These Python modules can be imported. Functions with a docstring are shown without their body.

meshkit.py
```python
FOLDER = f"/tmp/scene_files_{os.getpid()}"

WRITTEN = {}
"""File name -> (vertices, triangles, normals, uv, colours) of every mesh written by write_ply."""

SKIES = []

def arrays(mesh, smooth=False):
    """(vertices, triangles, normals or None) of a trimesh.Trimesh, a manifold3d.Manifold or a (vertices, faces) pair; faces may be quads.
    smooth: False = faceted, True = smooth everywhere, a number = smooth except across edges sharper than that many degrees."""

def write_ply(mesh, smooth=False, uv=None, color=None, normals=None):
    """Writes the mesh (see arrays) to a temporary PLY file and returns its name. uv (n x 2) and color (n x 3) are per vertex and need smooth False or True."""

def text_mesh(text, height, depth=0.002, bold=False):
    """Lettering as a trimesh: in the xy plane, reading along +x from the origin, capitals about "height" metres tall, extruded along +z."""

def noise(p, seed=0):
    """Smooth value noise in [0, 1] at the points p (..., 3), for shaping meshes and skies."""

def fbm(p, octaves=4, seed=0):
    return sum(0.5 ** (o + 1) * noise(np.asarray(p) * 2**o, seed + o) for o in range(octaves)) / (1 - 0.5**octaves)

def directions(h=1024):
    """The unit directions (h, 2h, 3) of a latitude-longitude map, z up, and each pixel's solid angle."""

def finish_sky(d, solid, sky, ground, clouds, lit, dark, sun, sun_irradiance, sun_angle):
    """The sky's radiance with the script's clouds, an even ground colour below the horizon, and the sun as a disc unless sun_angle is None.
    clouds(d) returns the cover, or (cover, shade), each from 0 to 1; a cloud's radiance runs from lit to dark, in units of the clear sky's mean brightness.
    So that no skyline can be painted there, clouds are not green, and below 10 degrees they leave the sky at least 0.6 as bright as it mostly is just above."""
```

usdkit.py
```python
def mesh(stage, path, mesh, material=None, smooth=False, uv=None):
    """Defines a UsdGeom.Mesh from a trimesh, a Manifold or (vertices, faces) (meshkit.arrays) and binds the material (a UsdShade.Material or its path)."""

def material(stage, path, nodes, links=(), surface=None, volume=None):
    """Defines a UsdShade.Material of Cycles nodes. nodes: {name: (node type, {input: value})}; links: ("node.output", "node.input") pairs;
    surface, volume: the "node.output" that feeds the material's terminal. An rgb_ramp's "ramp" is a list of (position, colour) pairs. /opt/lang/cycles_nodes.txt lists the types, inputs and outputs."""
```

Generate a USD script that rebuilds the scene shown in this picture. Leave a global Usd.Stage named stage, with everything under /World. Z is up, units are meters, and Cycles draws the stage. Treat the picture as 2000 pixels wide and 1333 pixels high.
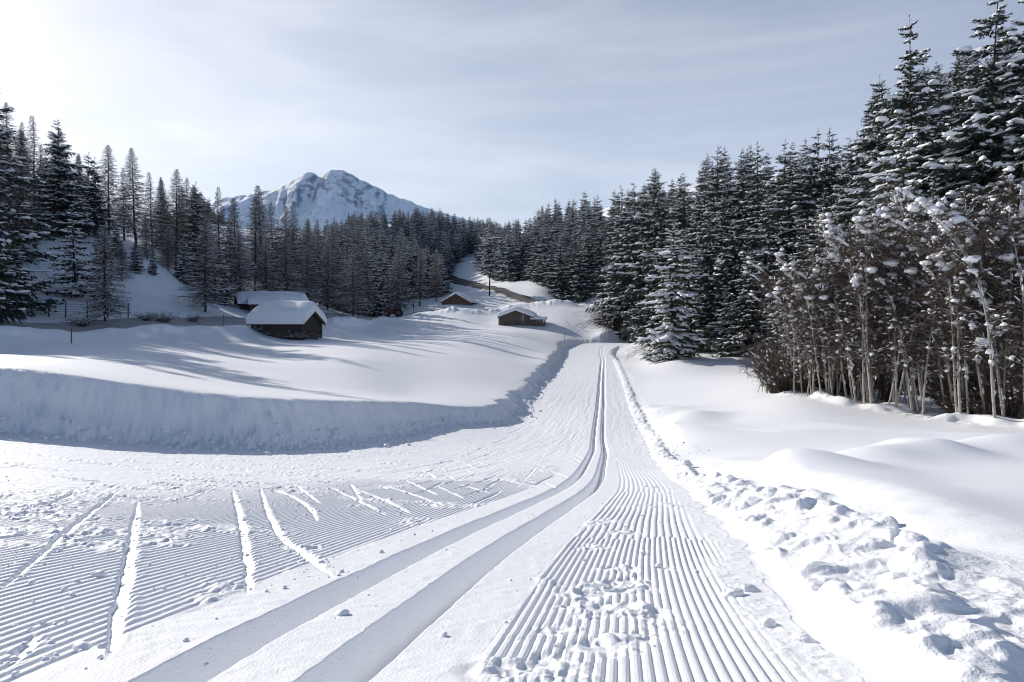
import math, random
import numpy as np, trimesh, usdkit, meshkit
from scipy.interpolate import RBFInterpolator, PchipInterpolator
from scipy.ndimage import map_coordinates, spline_filter
from scipy.spatial import cKDTree
from pxr import Usd, UsdGeom, UsdLux, UsdShade, Gf, Sdf, Vt

rng = np.random.default_rng(7)
stage = Usd.Stage.CreateInMemory()
UsdGeom.SetStageUpAxis(stage, UsdGeom.Tokens.z)
UsdGeom.SetStageMetersPerUnit(stage, 1.0)
W = UsdGeom.Xform.Define(stage, '/World'); stage.SetDefaultPrim(W.GetPrim())
UsdGeom.Scope.Define(stage, '/World/Looks')

# ---------------------------------------------------------------- camera, sky, sun, exposure
FPX = 1333.3                                   # a 24 mm lens on a 36 mm wide picture of 2000 pixels
PITCH = math.atan((666.5 - 630) / FPX)
cam = UsdGeom.Camera.Define(stage, '/World/camera')
cam.CreateHorizontalApertureAttr(36.0); cam.CreateVerticalApertureAttr(36.0 * 682 / 1024)
cam.CreateFocalLengthAttr(24.0); cam.CreateClippingRangeAttr(Gf.Vec2f(0.05, 20000))
cam.AddRotateXOp().Set(90 - math.degrees(PITCH))
cam.CreateExposureAttr(0.20)
SUN_AZ, SUN_EL = math.radians(-48), math.radians(23.5)
sun_dir = np.array([math.sin(SUN_AZ) * math.cos(SUN_EL), math.cos(SUN_AZ) * math.cos(SUN_EL), math.sin(SUN_EL)])
sun = UsdLux.DistantLight.Define(stage, '/World/sun')
sun.CreateIntensityAttr(1.25); sun.CreateAngleAttr(0.5); sun.CreateNormalizeAttr(True)
sun.CreateColorAttr(Gf.Vec3f(1.0, 0.94, 0.87))
sun.AddRotateXYZOp().Set(Gf.Vec3f(90 - math.degrees(SUN_EL), 0, 180 - math.degrees(SUN_AZ)))
sky = UsdLux.DomeLight.Define(stage, '/World/sky')
sky_mat = usdkit.material(stage, '/World/Looks/sky', {
    'sky': ('sky_texture', {'sky_type': 'single_scattering', 'sun_disc': False, 'sun_elevation': SUN_EL, 'sun_rotation': SUN_AZ, 'altitude': 1200.0,
                            'air_density': 1.0, 'aerosol_density': 1.6, 'ozone_density': 2.4}),
    'tc': ('texture_coordinate', {}),
    'map': ('mapping', {'scale': (1.0, 1.0, 6.0), 'rotation': (0.05, 0.0, 0.4)}),
    'n1': ('noise_texture', {'scale': 1.3, 'detail': 6.0, 'roughness': 0.55, 'distortion': 0.8}),
    'r1': ('rgb_ramp', {'ramp': [(0.30, (0.30,) * 3), (0.50, (0.44,) * 3), (0.68, (0.60,) * 3)]}),          # cover of the thin cirrus veil
    'dot': ('vector_math', {'math_type': 'dot_product', 'vector2': tuple(sun_dir)}),
    'r2': ('rgb_ramp', {'ramp': [(0.0, (3.4, 4.2, 6.2)), (0.14, (8.9, 9.3, 10.8)), (0.36, (12.0, 12.1, 13.2)), (0.68, (13.4, 13.2, 13.6)), (0.86, (16.4, 16.1, 16.2)), (1.0, (20.5, 19.8, 19.6))]}),   # thin cloud is brighter towards the sun
    'sep': ('separate_xyz', {}), 'thin': ('map_range', {'from_min': 0.26, 'from_max': 0.75, 'to_min': 1.0, 'to_max': 0.05, 'clamp': True}), 'cov': ('math', {'math_type': 'multiply'}),   # the veil thins overhead
    'cloud': ('mix_color', {'blend_type': 'mix', 'use_clamp': False}),
    'bg': ('background_shader', {'strength': 0.076})},
    [('tc.generated', 'map.vector'), ('map.vector', 'n1.vector'), ('n1.fac', 'r1.fac'), ('tc.generated', 'sep.vector'), ('sep.z', 'thin.value'), ('r1.color', 'cov.value1'), ('thin.result', 'cov.value2'), ('cov.value', 'cloud.fac'), ('sky.color', 'cloud.a'),
     ('tc.generated', 'dot.vector1'), ('dot.value', 'r2.fac'), ('r2.color', 'cloud.b'), ('cloud.result', 'bg.color')], surface='bg.background')
UsdShade.MaterialBindingAPI.Apply(sky.GetPrim()).Bind(sky_mat)

# ---------------------------------------------------------------- helpers
used = {}
def numbered(name, parent='/World'):
    k = (parent, name); n = used.get(k, 0); used[k] = n + 1
    return f'{parent}/{name}' if n == 0 else f'{parent}/{name}_{n:03d}'

def keys(p, label=None, cat=None, group=None, kind=None):
    for k, v in (('label', label), ('category', cat), ('group', group), ('kind', kind)):
        if v: p.SetCustomDataByKey(k, v)
    return p

def obj(name, mesh, mat, parent='/World', smooth=False, **kw):
    parent = parent if isinstance(parent, str) else str(parent.GetPath())
    m = usdkit.mesh(stage, numbered(name, parent), mesh, M[mat], smooth)
    return keys(m.GetPrim(), **kw)

def thing(name, label, cat, loc=(0, 0, 0), rz=0.0, group=None, scale=None, tilt=None):
    x = UsdGeom.Xform.Define(stage, numbered(name)); x.AddTranslateOp().Set(Gf.Vec3d(*map(float, loc)))
    x.AddRotateZOp().Set(math.degrees(rz))
    if tilt: x.AddRotateXOp().Set(float(tilt))
    if scale is not None: x.AddScaleOp().Set(Gf.Vec3f(*map(float, np.broadcast_to(scale, 3))))
    return keys(x.GetPrim(), label, cat, group)

class MB:
    """collects triangles into one mesh"""
    def __init__(s): s.v, s.f, s.n = [], [], 0
    def add(s, v, f):
        v, f = np.asarray(v, float).reshape(-1, 3), np.asarray(f, int).reshape(-1, 3)
        s.v.append(v); s.f.append(f + s.n); s.n += len(v)
    def tm(s, t): s.add(t.vertices, t.faces)
    def get(s): return np.vstack(s.v), np.vstack(s.f)

def tube(mb, pts, radii, sides=6):
    pts = np.asarray(pts, float); n = len(pts); t = np.gradient(pts, axis=0); t /= np.linalg.norm(t, axis=1)[:, None] + 1e-12
    up = np.where(np.abs(t[:, 2:3]) > 0.9, np.array([[1.0, 0, 0]]), np.array([[0, 0, 1.0]]))
    a = np.cross(t, up); a /= np.linalg.norm(a, axis=1)[:, None]; b = np.cross(t, a)
    ang = np.arange(sides) * 2 * np.pi / sides
    v = pts[:, None] + np.asarray(radii)[:, None, None] * (np.cos(ang)[None, :, None] * a[:, None] + np.sin(ang)[None, :, None] * b[:, None])
    f = []
    for i in range(n - 1):
        for k in range(sides):
            p, q, r, w = i * sides + k, i * sides + (k + 1) % sides, (i + 1) * sides + (k + 1) % sides, (i + 1) * sides + k
            f += [(p, r, q), (p, w, r)]
    mb.add(v.reshape(-1, 3), f)

def box(sx, sy, sz, loc=(0, 0, 0), rz=0.0):
    b = trimesh.creation.box((sx, sy, sz))
    if rz: b.apply_transform(trimesh.transformations.rotation_matrix(rz, [0, 0, 1]))
    b.apply_translation(loc); return b

# ---------------------------------------------------------------- materials
M = {}
def principled(name, color, rough=0.8, noise=None, bump=None, **extra):
    """noise: (scale, colour2, low, high); bump: (scale, strength, distance)"""
    nodes, links = {'p': ('principled_bsdf', {'base_color': color, 'roughness': rough, **extra}), 'g': ('texture_coordinate', {})}, []
    if noise:
        nodes['n'] = ('noise_texture', {'scale': noise[0], 'detail': 4.0}); nodes['r'] = ('rgb_ramp', {'ramp': [(noise[2], color), (noise[3], noise[1])]})
        links += [('g.object', 'n.vector'), ('n.fac', 'r.fac'), ('r.color', 'p.base_color')]
    if bump:
        nodes['bn'] = ('noise_texture', {'scale': bump[0], 'detail': 4.0, 'roughness': 0.65}); nodes['b'] = ('bump', {'strength': bump[1], 'distance': bump[2]})
        links += [('g.object', 'bn.vector'), ('bn.fac', 'b.height'), ('b.normal', 'p.normal')]
    M[name] = usdkit.material(stage, '/World/Looks/' + name, nodes, links, surface='p.BSDF')

SNOW = (0.86, 0.875, 0.90)
principled('trail_snow', SNOW, 0.6, bump=(130.0, 0.55, 0.007))
principled('field_snow', SNOW, 0.6, bump=(45.0, 0.35, 0.01))
principled('bank_snow', SNOW, 0.6, bump=(22.0, 0.6, 0.03))
principled('ridge_snow', SNOW, 0.6, bump=(55.0, 0.5, 0.015))
principled('tree_snow', SNOW, 0.65)
principled('roof_snow', SNOW, 0.6, bump=(9.0, 0.2, 0.03))
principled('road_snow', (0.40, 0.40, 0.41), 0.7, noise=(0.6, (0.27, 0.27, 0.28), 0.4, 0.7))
principled('asphalt', (0.045, 0.043, 0.042), 0.75, noise=(0.35, (0.09, 0.08, 0.07), 0.4, 0.65))
principled('bark', (0.075, 0.055, 0.04), 0.9, noise=(6.0, (0.04, 0.032, 0.026), 0.4, 0.6))
principled('needles', (0.026, 0.043, 0.031), 0.7, noise=(1.2, (0.015, 0.028, 0.024), 0.35, 0.65))
principled('needles_green', (0.050, 0.064, 0.028), 0.7, noise=(1.2, (0.03, 0.043, 0.022), 0.35, 0.65))
principled('larch_twig', (0.090, 0.066, 0.052), 0.85, noise=(0.8, (0.05, 0.04, 0.034), 0.35, 0.65))
principled('birch_bark', (0.38, 0.345, 0.30), 0.7, noise=(5.0, (0.16, 0.13, 0.10), 0.52, 0.66))
principled('birch_twig', (0.065, 0.045, 0.034), 0.85)
principled('old_wood', (0.060, 0.047, 0.037), 0.85, noise=(5.0, (0.035, 0.028, 0.023), 0.35, 0.65))
principled('grey_wood', (0.15, 0.12, 0.095), 0.85, noise=(4.0, (0.08, 0.065, 0.055), 0.35, 0.65))
principled('brown_wood', (0.22, 0.13, 0.085), 0.85, noise=(4.0, (0.13, 0.08, 0.055), 0.35, 0.65))
principled('tractor_red', (0.24, 0.06, 0.025), 0.45)
principled('black_metal', (0.02, 0.02, 0.022), 0.4)
principled('rubber', (0.015, 0.015, 0.016), 0.9)
principled('glass', (0.02, 0.025, 0.03), 0.1)
principled('wire', (0.10, 0.10, 0.10), 0.6)
principled('red_paint', (0.4, 0.06, 0.05), 0.6)

# ---------------------------------------------------------------- pixel rays -> points of the place (used to survey the ground only)
def ray(x, y):
    u, v = (np.asarray(x, float) - 1000) / FPX, -(np.asarray(y, float) - 666.5) / FPX
    c, s = math.cos(PITCH), math.sin(PITCH)
    return np.stack([u + 0 * v, c + v * s, -s + v * c], -1)
def at(x, y, Y):
    r = ray(x, y); return r * (Y / r[..., 1:2] if r.ndim > 1 else Y / r[1])
def survey(rows): return np.array([at(x, y, Y) for x, y, Y in rows])
class Ground:
    """smooth sheet through surveyed points; interpolated as slope over (bearing, log distance), so near detail and far hills get their own scale"""
    def __init__(s, P, smooth=1e-4):
        th, r = np.arctan2(P[:, 0], P[:, 1]), np.hypot(P[:, 0], P[:, 1])
        f = RBFInterpolator(np.c_[th * 3, np.log(r)], P[:, 2] / r, kernel='thin_plate_spline', smoothing=smooth)
        a, b = np.linspace(-math.pi, math.pi, 361), np.linspace(math.log(0.2), math.log(1500), 260)
        A, B = np.meshgrid(a, b, indexing='ij')
        s.lo, s.step = (a[0], b[0]), (a[1] - a[0], b[1] - b[0])
        s.g = spline_filter(f(np.c_[A.ravel() * 3, B.ravel()]).reshape(A.shape), 3, mode='nearest')
    def __call__(s, X, Y):
        X, Y = np.asarray(X, float), np.asarray(Y, float); r = np.hypot(X, Y)
        c = np.stack([(np.arctan2(X, Y) - s.lo[0]) / s.step[0], (np.log(np.maximum(r, 0.21)) - s.lo[1]) / s.step[1]])
        return map_coordinates(s.g, c.reshape(2, -1), order=3, prefilter=False, mode='nearest').reshape(X.shape) * r
PROFILE = np.array([(-4, -.42), (0, -.50), (1.3, -.68), (2.3, -.86), (3, -.985), (5, -1.35), (8, -1.88), (11, -2.38), (14.8, -2.9), (20, -3.6), (24, -3.95), (30, -4.1), (46, -4.2), (62, -4.15), (76, -4.0), (90, -3.75), (104, -3.2), (120, -3.0), (200, -3)])
zprof = PchipInterpolator(PROFILE[:, 0], PROFILE[:, 1])
around = []                                     # the country out of view, plainly continued
for th in (-2.9, -2.2, -1.6, -1.15, 1.15, 1.6, 2.2, 2.9):
    for r, z in ((0.5, -.52), (1.5, -.6), (5, -.95), (15, -1.6), (40, -1.3), (90, 6), (300, 40), (700, 60)):
        around.append((r * math.sin(th), r * math.cos(th), z if th < 0 else z - .15 * min(r, 15) * .6))
around += [(r * math.sin(-.74), r * math.cos(-.74), z) for r, z in ((55, 1.5), (75, 7), (100, 14), (140, 22), (200, 32))]
around = np.array(around)

CEN = np.array([(-.95, -3), (-.78, -1), (-.62, .3), (-.48, 1.26), (-.39, 1.84), (-.2, 2.85), (.22, 4.8), (.68, 6.97), (1.52, 12.46), (2.15, 16.8), (3.05, 23.9), (4.45, 34), (7.1, 53.6), (9.85, 73.8), (12.2, 92.9), (13.6, 99.5), (17, 104.2), (24, 107), (45, 110)])
LEFT = np.array([(-40, 3.5), (-22, 5.5), (-12, 7.4), (-6.6, 8.8), (-5.5, 10.5), (-4.15, 12.3), (-3.5, 15.5), (-3.0, 20), (-1.9, 25), (-.8, 26.8), (0, 28.2), (1.25, 36), (3.4, 55), (6.3, 80), (7.6, 93), (10.2, 100.5), (14.5, 105.5), (21, 108.8), (45, 112)])
RIGHT = np.array([(.9, -6), (.75, -1), (.66, .5), (.66, 1.26), (.70, 1.6), (.88, 2.34), (1.09, 3.3), (1.81, 7.25), (3.0, 14.6), (4.3, 21.96), (5.58, 32.3), (7.53, 46.6), (10.4, 69.3), (13.4, 93), (15.4, 98.5), (19, 101.5), (26, 103.6), (45, 106)])
class Line:
    """signed distance (positive on the right) and arc length along a smooth line"""
    def __init__(s, P):
        t = np.r_[0, np.cumsum(np.hypot(*np.diff(P, axis=0).T))]
        fx, fy = PchipInterpolator(t, P[:, 0]), PchipInterpolator(t, P[:, 1])
        u = t[0] + (t[-1] - t[0]) * np.linspace(0, 1, 24000)
        s.p = np.c_[fx(u), fy(u)]
        k = np.ones(201) / 201; pad = np.pad(s.p, ((100, 100), (0, 0)), mode='reflect', reflect_type='odd')
        s.p = np.c_[np.convolve(pad[:, 0], k, 'valid'), np.convolve(pad[:, 1], k, 'valid')]
        s.t = np.gradient(s.p, axis=0); s.t /= np.linalg.norm(s.t, axis=1)[:, None]
        s.s = np.r_[0, np.cumsum(np.hypot(*np.diff(s.p, axis=0).T))]; s.k = cKDTree(s.p); s.c = cKDTree(s.p[::40])
    def __call__(s, X, Y):
        q = np.c_[np.ravel(X), np.ravel(Y)]; far, i = s.c.query(q, workers=-1); i = i * 40; m = far < 3.2
        if m.any(): i[m] = s.k.query(q[m], workers=-1)[1]
        e = q - s.p[i]; t = s.t[i]
        return (e[:, 0] * t[:, 1] - e[:, 1] * t[:, 0]).reshape(np.shape(X)), (s.s[i] + (e * t).sum(1)).reshape(np.shape(X))
center, left_edge, right_edge = Line(CEN), Line(LEFT), Line(RIGHT)
cz = np.array([(x, y, zprof(y)) for x, y in center.p[::250] if math.hypot(x, y) > .4])
rz_ = np.array([(x, y, zprof(y)) for x, y in right_edge.p[::400] if math.hypot(x, y) > .4])
floor_pts = survey([(0, 862, 8.2), (300, 880, 9.9), (550, 888, 11.5), (700, 875, 14.6), (800, 856, 19.3), (900, 838, 24.2), (0, 950, 4.5), (0, 1100, 2.2), (0, 1250, 1.5), (300, 950, 5.6),
                    (1000, 830, 27.8), (1060, 778, 37), (1092, 730, 56), (1113, 694, 81), (1125, 681, 93)])
trail_floor = Ground(np.vstack([cz, rz_, floor_pts, around]), 1e-4)
field_pts = survey([
    # top of the left snow bank
    (0, 720, 9.6), (200, 742, 10.7), (400, 770, 12), (600, 784, 14), (750, 789, 17.6), (850, 794, 22), (925, 802, 26), (975, 801, 27.8), (1010, 788, 30.5), (1050, 748, 41), (1080, 703, 63),
    (1100, 678, 86), (1112, 668, 97), (1160, 661, 106), (1235, 657, 112),
    # the meadow
    (0, 705, 14), (0, 694, 24), (200, 716, 18), (400, 742, 22), (600, 762, 25), (800, 772, 30), (900, 720, 42), (1030, 700, 62), (900, 660, 74), (1000, 647, 95),
    (700, 700, 40), (600, 667, 57), (560, 661, 60), (480, 668, 54), (300, 682, 38), (100, 684, 33), (0, 688, 33), (300, 668, 46), (480, 657, 57), (700, 655, 78),
    # bank of the road, and the road
    (0, 656, 37), (300, 650, 50), (480, 643, 62), (0, 650, 39), (0, 630, 44), (300, 632, 56), (300, 626, 59), (450, 628, 67), (600, 623, 85), (700, 622, 105), (770, 621, 133), (660, 632, 84),
    (900, 612, 142), (1010, 598, 147), (1035, 591, 150), (980, 573, 175), (930, 561, 215), (885, 551, 255),
    (790, 618, 127), (900, 606, 130), (1000, 598, 134), (1080, 590, 139), (1150, 600, 141), (1200, 608, 135),
    (720, 648, 90), (800, 648, 96), (900, 642, 102), (960, 630, 116), (1010, 636, 112), (1060, 636, 112), (1100, 622, 118), (1180, 614, 127), (1250, 640, 112), (1180, 645, 108),
    (720, 602, 150), (800, 600, 157), (895, 597, 152), (870, 577, 178), (900, 522, 270), (920, 500, 305), (1060, 562, 178), (1000, 590, 160),
    # middle hill
    (620, 590, 130), (750, 590, 175), (750, 540, 205), (720, 510, 260), (800, 440, 335), (620, 455, 330), (950, 470, 345), (800, 470, 450), (600, 480, 450), (850, 545, 262),
    # right hill
    (1150, 605, 150), (1100, 590, 166), (1100, 540, 202), (1000, 540, 220), (1000, 480, 280), (1100, 445, 255), (1200, 430, 205), (1300, 410, 165), (1400, 392, 142), (1500, 372, 122), (1650, 352, 102), (1900, 330, 90),
    (1300, 640, 92), (1400, 668, 76), (1550, 690, 60), (1700, 722, 45), (1900, 762, 35), (2000, 775, 33), (1600, 400, 200), (1900, 300, 200), (1300, 420, 300), (1100, 440, 400),
    # left hill
    (0, 600, 52), (200, 600, 60), (350, 602, 68), (480, 612, 80), (50, 500, 66), (100, 455, 74), (250, 540, 70), (300, 515, 78), (400, 578, 82), (600, 592, 105), (0, 450, 78), (200, 450, 95), (350, 485, 110),
    (500, 525, 130), (100, 400, 110), (0, 380, 150), (300, 420, 180), (500, 460, 220), (400, 470, 400),
    # right of the trail
    (2000, 1130, 1.75), (1900, 1060, 2.15), (1750, 970, 3.2), (1600, 935, 4.5), (1430, 920, 6.3), (1330, 885, 10), (1290, 838, 22), (2000, 1000, 3.2), (1850, 942, 5.2), (1650, 908, 7.0), (1750, 892, 8), (1900, 886, 8.4), (2050, 882, 8.5),
    (1600, 874, 13.5), (1750, 858, 16), (1900, 868, 14), (2000, 862, 15), (1500, 842, 19), (1560, 782, 27), (1700, 808, 24), (1900, 832, 21), (2000, 842, 20), (1320, 702, 62), (1420, 694, 66), (1300, 760, 40), (1400, 770, 34), (1250, 720, 60), (1230, 680, 95), (1500, 740, 38), (1420, 820, 24)])
near_r = np.array([(x + .25, y, zprof(y) + .07) for x, y in right_edge.p[::500] if .4 < math.hypot(x, y) and y < 70])
snowfield = Ground(np.vstack([field_pts, near_r, around]), 2e-4)

def smoothstep(a, b, x): t = np.clip((x - a) / (b - a), 0, 1); return t * t * (3 - 2 * t)
def nz(X, Y, scale, seed=0, oct_=1):
    P = np.stack([np.asarray(X) / scale, np.asarray(Y) / scale, np.full(np.shape(X), 3.7 * seed + .5)], -1)
    return (meshkit.noise(P, seed) if oct_ == 1 else meshkit.fbm(P, oct_, seed)) - .5

def nm(mask, X, Y, scale, seed=0, oct_=1):
    out = np.zeros(X.shape); out[mask] = nz(X[mask], Y[mask], scale, seed, oct_); return out

# skating marks pressed across the corduroy: (pixel points of their line, width, depth), surveyed on the trail
def on_floor(x, y):
    r = ray(x, y); ts = np.geomspace(.6, 150, 900); g = ts * r[2] - trail_floor(ts * r[0], ts * r[1]); k = int(np.argmax(g <= 0)); return r * ts[k]
MARKS = [([(0, 1150), (70, 1085), (160, 1010), (240, 953)], .05, .022), ([(205, 1290), (225, 1170), (248, 1060), (268, 978)], .065, .026), ([(482, 1160), (472, 1080), (460, 1000), (452, 955)], .07, .026),
         ([(648, 1128), (590, 1085), (545, 1052), (522, 1010), (505, 945)], .07, .028), ([(615, 1020), (590, 985), (530, 955)], .06, .018), ([(625, 985), (570, 945)], .05, .018),
         ([(705, 985), (683, 945)], .07, .02), ([(805, 1006), (740, 975), (690, 955)], .06, .018), ([(860, 990), (800, 965), (730, 945)], .06, .016), ([(905, 975), (850, 950)], .06, .015),
         ([(960, 965), (890, 945)], .06, .016), ([(1010, 945), (930, 925)], .07, .016), ([(1080, 918), (1020, 905)], .07, .016), ([(1100, 905), (1050, 892)], .07, .015), ([(1110, 880), (1060, 872)], .07, .014),
         ([(1000, 960), (1050, 905), (1070, 870)], .06, .015), ([(0, 1015), (90, 985), (180, 950)], .05, .014), ([(320, 985), (420, 950)], .06, .014), ([(60, 1240), (0, 1310)], .05, .016), ([(760, 1010), (640, 950)], .05, .014)]
for k in range(90):                                # fainter ones down the hill and along the flat
    y0 = rng.uniform(700, 960); x0 = 1150 - max(0, y0 - 900) * 1.6 - (y0 - 690) * rng.uniform(.08, 1.5)
    if x0 < 700: continue
    ln = rng.uniform(15, 60) * (y0 - 640) / 250; sx = rng.choice([-1, 1]); MARKS.append(([(x0, y0), (x0 + sx * ln, y0 + ln * rng.uniform(.15, .5))], .07 + .10 * (y0 < 860), .022))
marks = []
for px, w, dp in MARKS:
    w, dp = w * .62, dp * .72
    q = np.array([on_floor(*p)[:2] for p in px]); t = np.linspace(0, 1, len(q)); u = np.linspace(0, 1, 400)
    f = PchipInterpolator(t, q) if len(q) > 2 else (lambda u, q=q: q[0] + (q[1] - q[0]) * u[:, None])
    marks.append((f(u), w, dp))

MOUNDS = [(*at(1600, 928, 6.6)[:2], .50, .6, .13), (*at(1690, 905, 7.5)[:2], .55, .6, .14), (*at(1765, 893, 8.1)[:2], .6, .7, .20), (*at(1850, 903, 7.6)[:2], .4, .5, .08), (*at(1955, 886, 8.5)[:2], .9, .7, .22), (*at(1520, 930, 6.7)[:2], .35, .5, .07),
          (*at(1300, 800, 30)[:2], 1.0, 1.0, .16), (*at(1255, 790, 32)[:2], .8, .5, .16), (*at(1275, 797, 31)[:2], .6, .4, .12), (*at(1350, 820, 26)[:2], 1.2, 1.5, .2)]
LEDGE = np.array([at(1380, 836, 21)[:2], at(1520, 844, 18.5)[:2], at(1700, 848, 17.5)[:2], at(1850, 853, 16.5)[:2], at(2040, 860, 15.5)[:2]])
BERMS = [(Line(np.array([at(*q)[:2] for q in ((-200, 660, 33), (0, 656, 36.5), (300, 650, 49.5), (470, 643, 61))])), 1.4, .30, 2.2), (Line(np.array([at(*q)[:2] for q in ((645, 632, 83), (700, 628, 99), (755, 626, 115))])), 1.3, .4, 1.5), (Line(np.array([at(*q)[:2] for q in ((830, 614, 126), (900, 606, 128), (1000, 598, 132), (1080, 592, 137), (1180, 606, 138))])), 3.2, 1.0, 2.8)]
def terrain(X, Y):
    """height, and which ground it is: 0 snowfield, 1 trail, 2 left bank, 3 rough right ridge"""
    r = np.hypot(X, Y); Z = snowfield(X, Y); kind = np.zeros(X.shape, int)
    Z = Z + nm(r > 5, X, Y, 6, 1) * .10 * np.clip(r / 25, 0, 2) + nm((r > 2.5) & (r < 90), X * .5, Y, 1.6, 2) * .035 * smoothstep(2.5, 8, r)
    Z = Z + smoothstep(100, 180, r) * nm(r > 100, X, Y, 14, 5, 2) * 1.2
    for mx, my, sx, sy, hh in MOUNDS:
        near_m = (np.abs(X - mx) < 3 * sx) & (np.abs(Y - my) < 3 * max(sy, .5)) if r.size > 1 else np.ones(X.shape, bool)
        e2 = Y - my; g2 = np.exp(-((X - mx) / sx) ** 2 - (e2 / np.where(e2 < 0, sy, sy * .5)) ** 2); Z = Z + np.where(near_m, hh * g2, 0)
    if LEDGE is not None:
        yl = np.interp(X, LEDGE[:, 0], LEDGE[:, 1], left=1e6, right=1e6); e3 = Y - yl + nz(X, Y, 1.2, 6) * .5
        Z = Z + .17 * np.interp(X, LEDGE[:, 0], [0, .25, 1, 1, 1]) * np.exp(-(e3 / np.where(e3 < 0, .22, 3.0)) ** 2) * (np.abs(e3) < 9)
    xi = 1000 + FPX * X / np.maximum(Y, .1); m = (xi > 1450) & (Y > 15) & (Y < 36)                      # hummocks at the foot of the thicket
    if m.any():
        e4 = Y[m] - np.interp(xi[m], [1500, 1600, 1700, 1800, 1900, 2000, 2100], [30, 27.5, 25, 23.5, 21.5, 20.5, 20]); k4 = np.exp(-((e4 - .2) / np.where(e4 < 0, .8, 4.0)) ** 2)
        k4 = k4 * smoothstep(1500, 1580, xi[m]); Z[m] += k4 * (smoothstep(-.05, .4, nz(X[m], Y[m], .9, 9)) * .30 + (.5 - np.abs(nz(X[m], Y[m], .35, 10)) * 2) * .12)
    for L, w_, am, sc in BERMS:                              # snow thrown aside by the plough: lumpy
        m = (r > 30) & (r < 175)
        if m.any():
            dd = L(X[m], Y[m])[0]; true = L.c.query(np.c_[X[m], Y[m]], workers=-1)[0]; k_ = np.exp(-((dd - w_ * .35) / w_) ** 2) * np.exp(-(np.maximum(true - np.abs(dd), 0) / 1.5) ** 2); Z[m] += k_ * (.45 + smoothstep(-.1, .35, nz(X[m], Y[m], sc, 7)) * am + (.5 - np.abs(nz(X[m], Y[m], sc * .4, 8)) * 2) * am * .45)
    near = (r < 135) & (Y > -8) & (X < 27) & (X > -14 - Y)
    x, y = X[near], Y[near]; zf = Z[near]; rr = r[near]
    d, s = center(x, y); dl, sl = left_edge(x, y); dr, sr = right_edge(x, y)
    zt = trail_floor(x, y); kn = np.zeros(x.shape, int)
    # left bank: rubble at its foot, then a steep cut wall
    far = smoothstep(22, 34, y); LB = np.abs(dl) < 2.6
    u = -dl + nm(LB, x, y, .9, 11) * (.16 + .5 * far) + nm(LB, x, y, .22, 12) * .14
    prof = lambda u: np.interp(u, [0, .20, .50, .58, 1.00, 1.12, 1.5], [0, .05, .25, .32, .92, .98, 1.0])
    p0 = prof(u) * .8; u = u + nm(LB, sl, p0, .17, 13) * .09 * (1 - .5 * far) + nm(LB, sl, p0, .055, 17) * .05 * (1 - far)
    p = prof(u)
    rub = smoothstep(0, .1, u) * (1 - smoothstep(.5, .72, u))
    rough = ((.5 - np.abs(nm(LB, x, y, .16, 14)) * 2) * .06 + (.5 - np.abs(nm(LB, x, y, .06, 15)) * 2) * .035 + nm(LB, x, y, .03, 16) * .015) * rub
    # right ridge: cut edge, lumps, then smooth snow
    wdt = np.interp(y, [0, 1.75, 3.2, 4.5, 6.3, 10, 22, 40, 100], [.60, .64, .74, .70, .52, .42, .5, .6, .7]); RB = (dr > -.4) & (dr < 2.2)
    v = dr + nm(RB, x, y, .5, 21) * .10 + nm(RB, x, y, .12, 22) * .05
    pr = smoothstep(-.02, .12, v) * .14 + smoothstep(.0, 1.0, v) * .86
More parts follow.
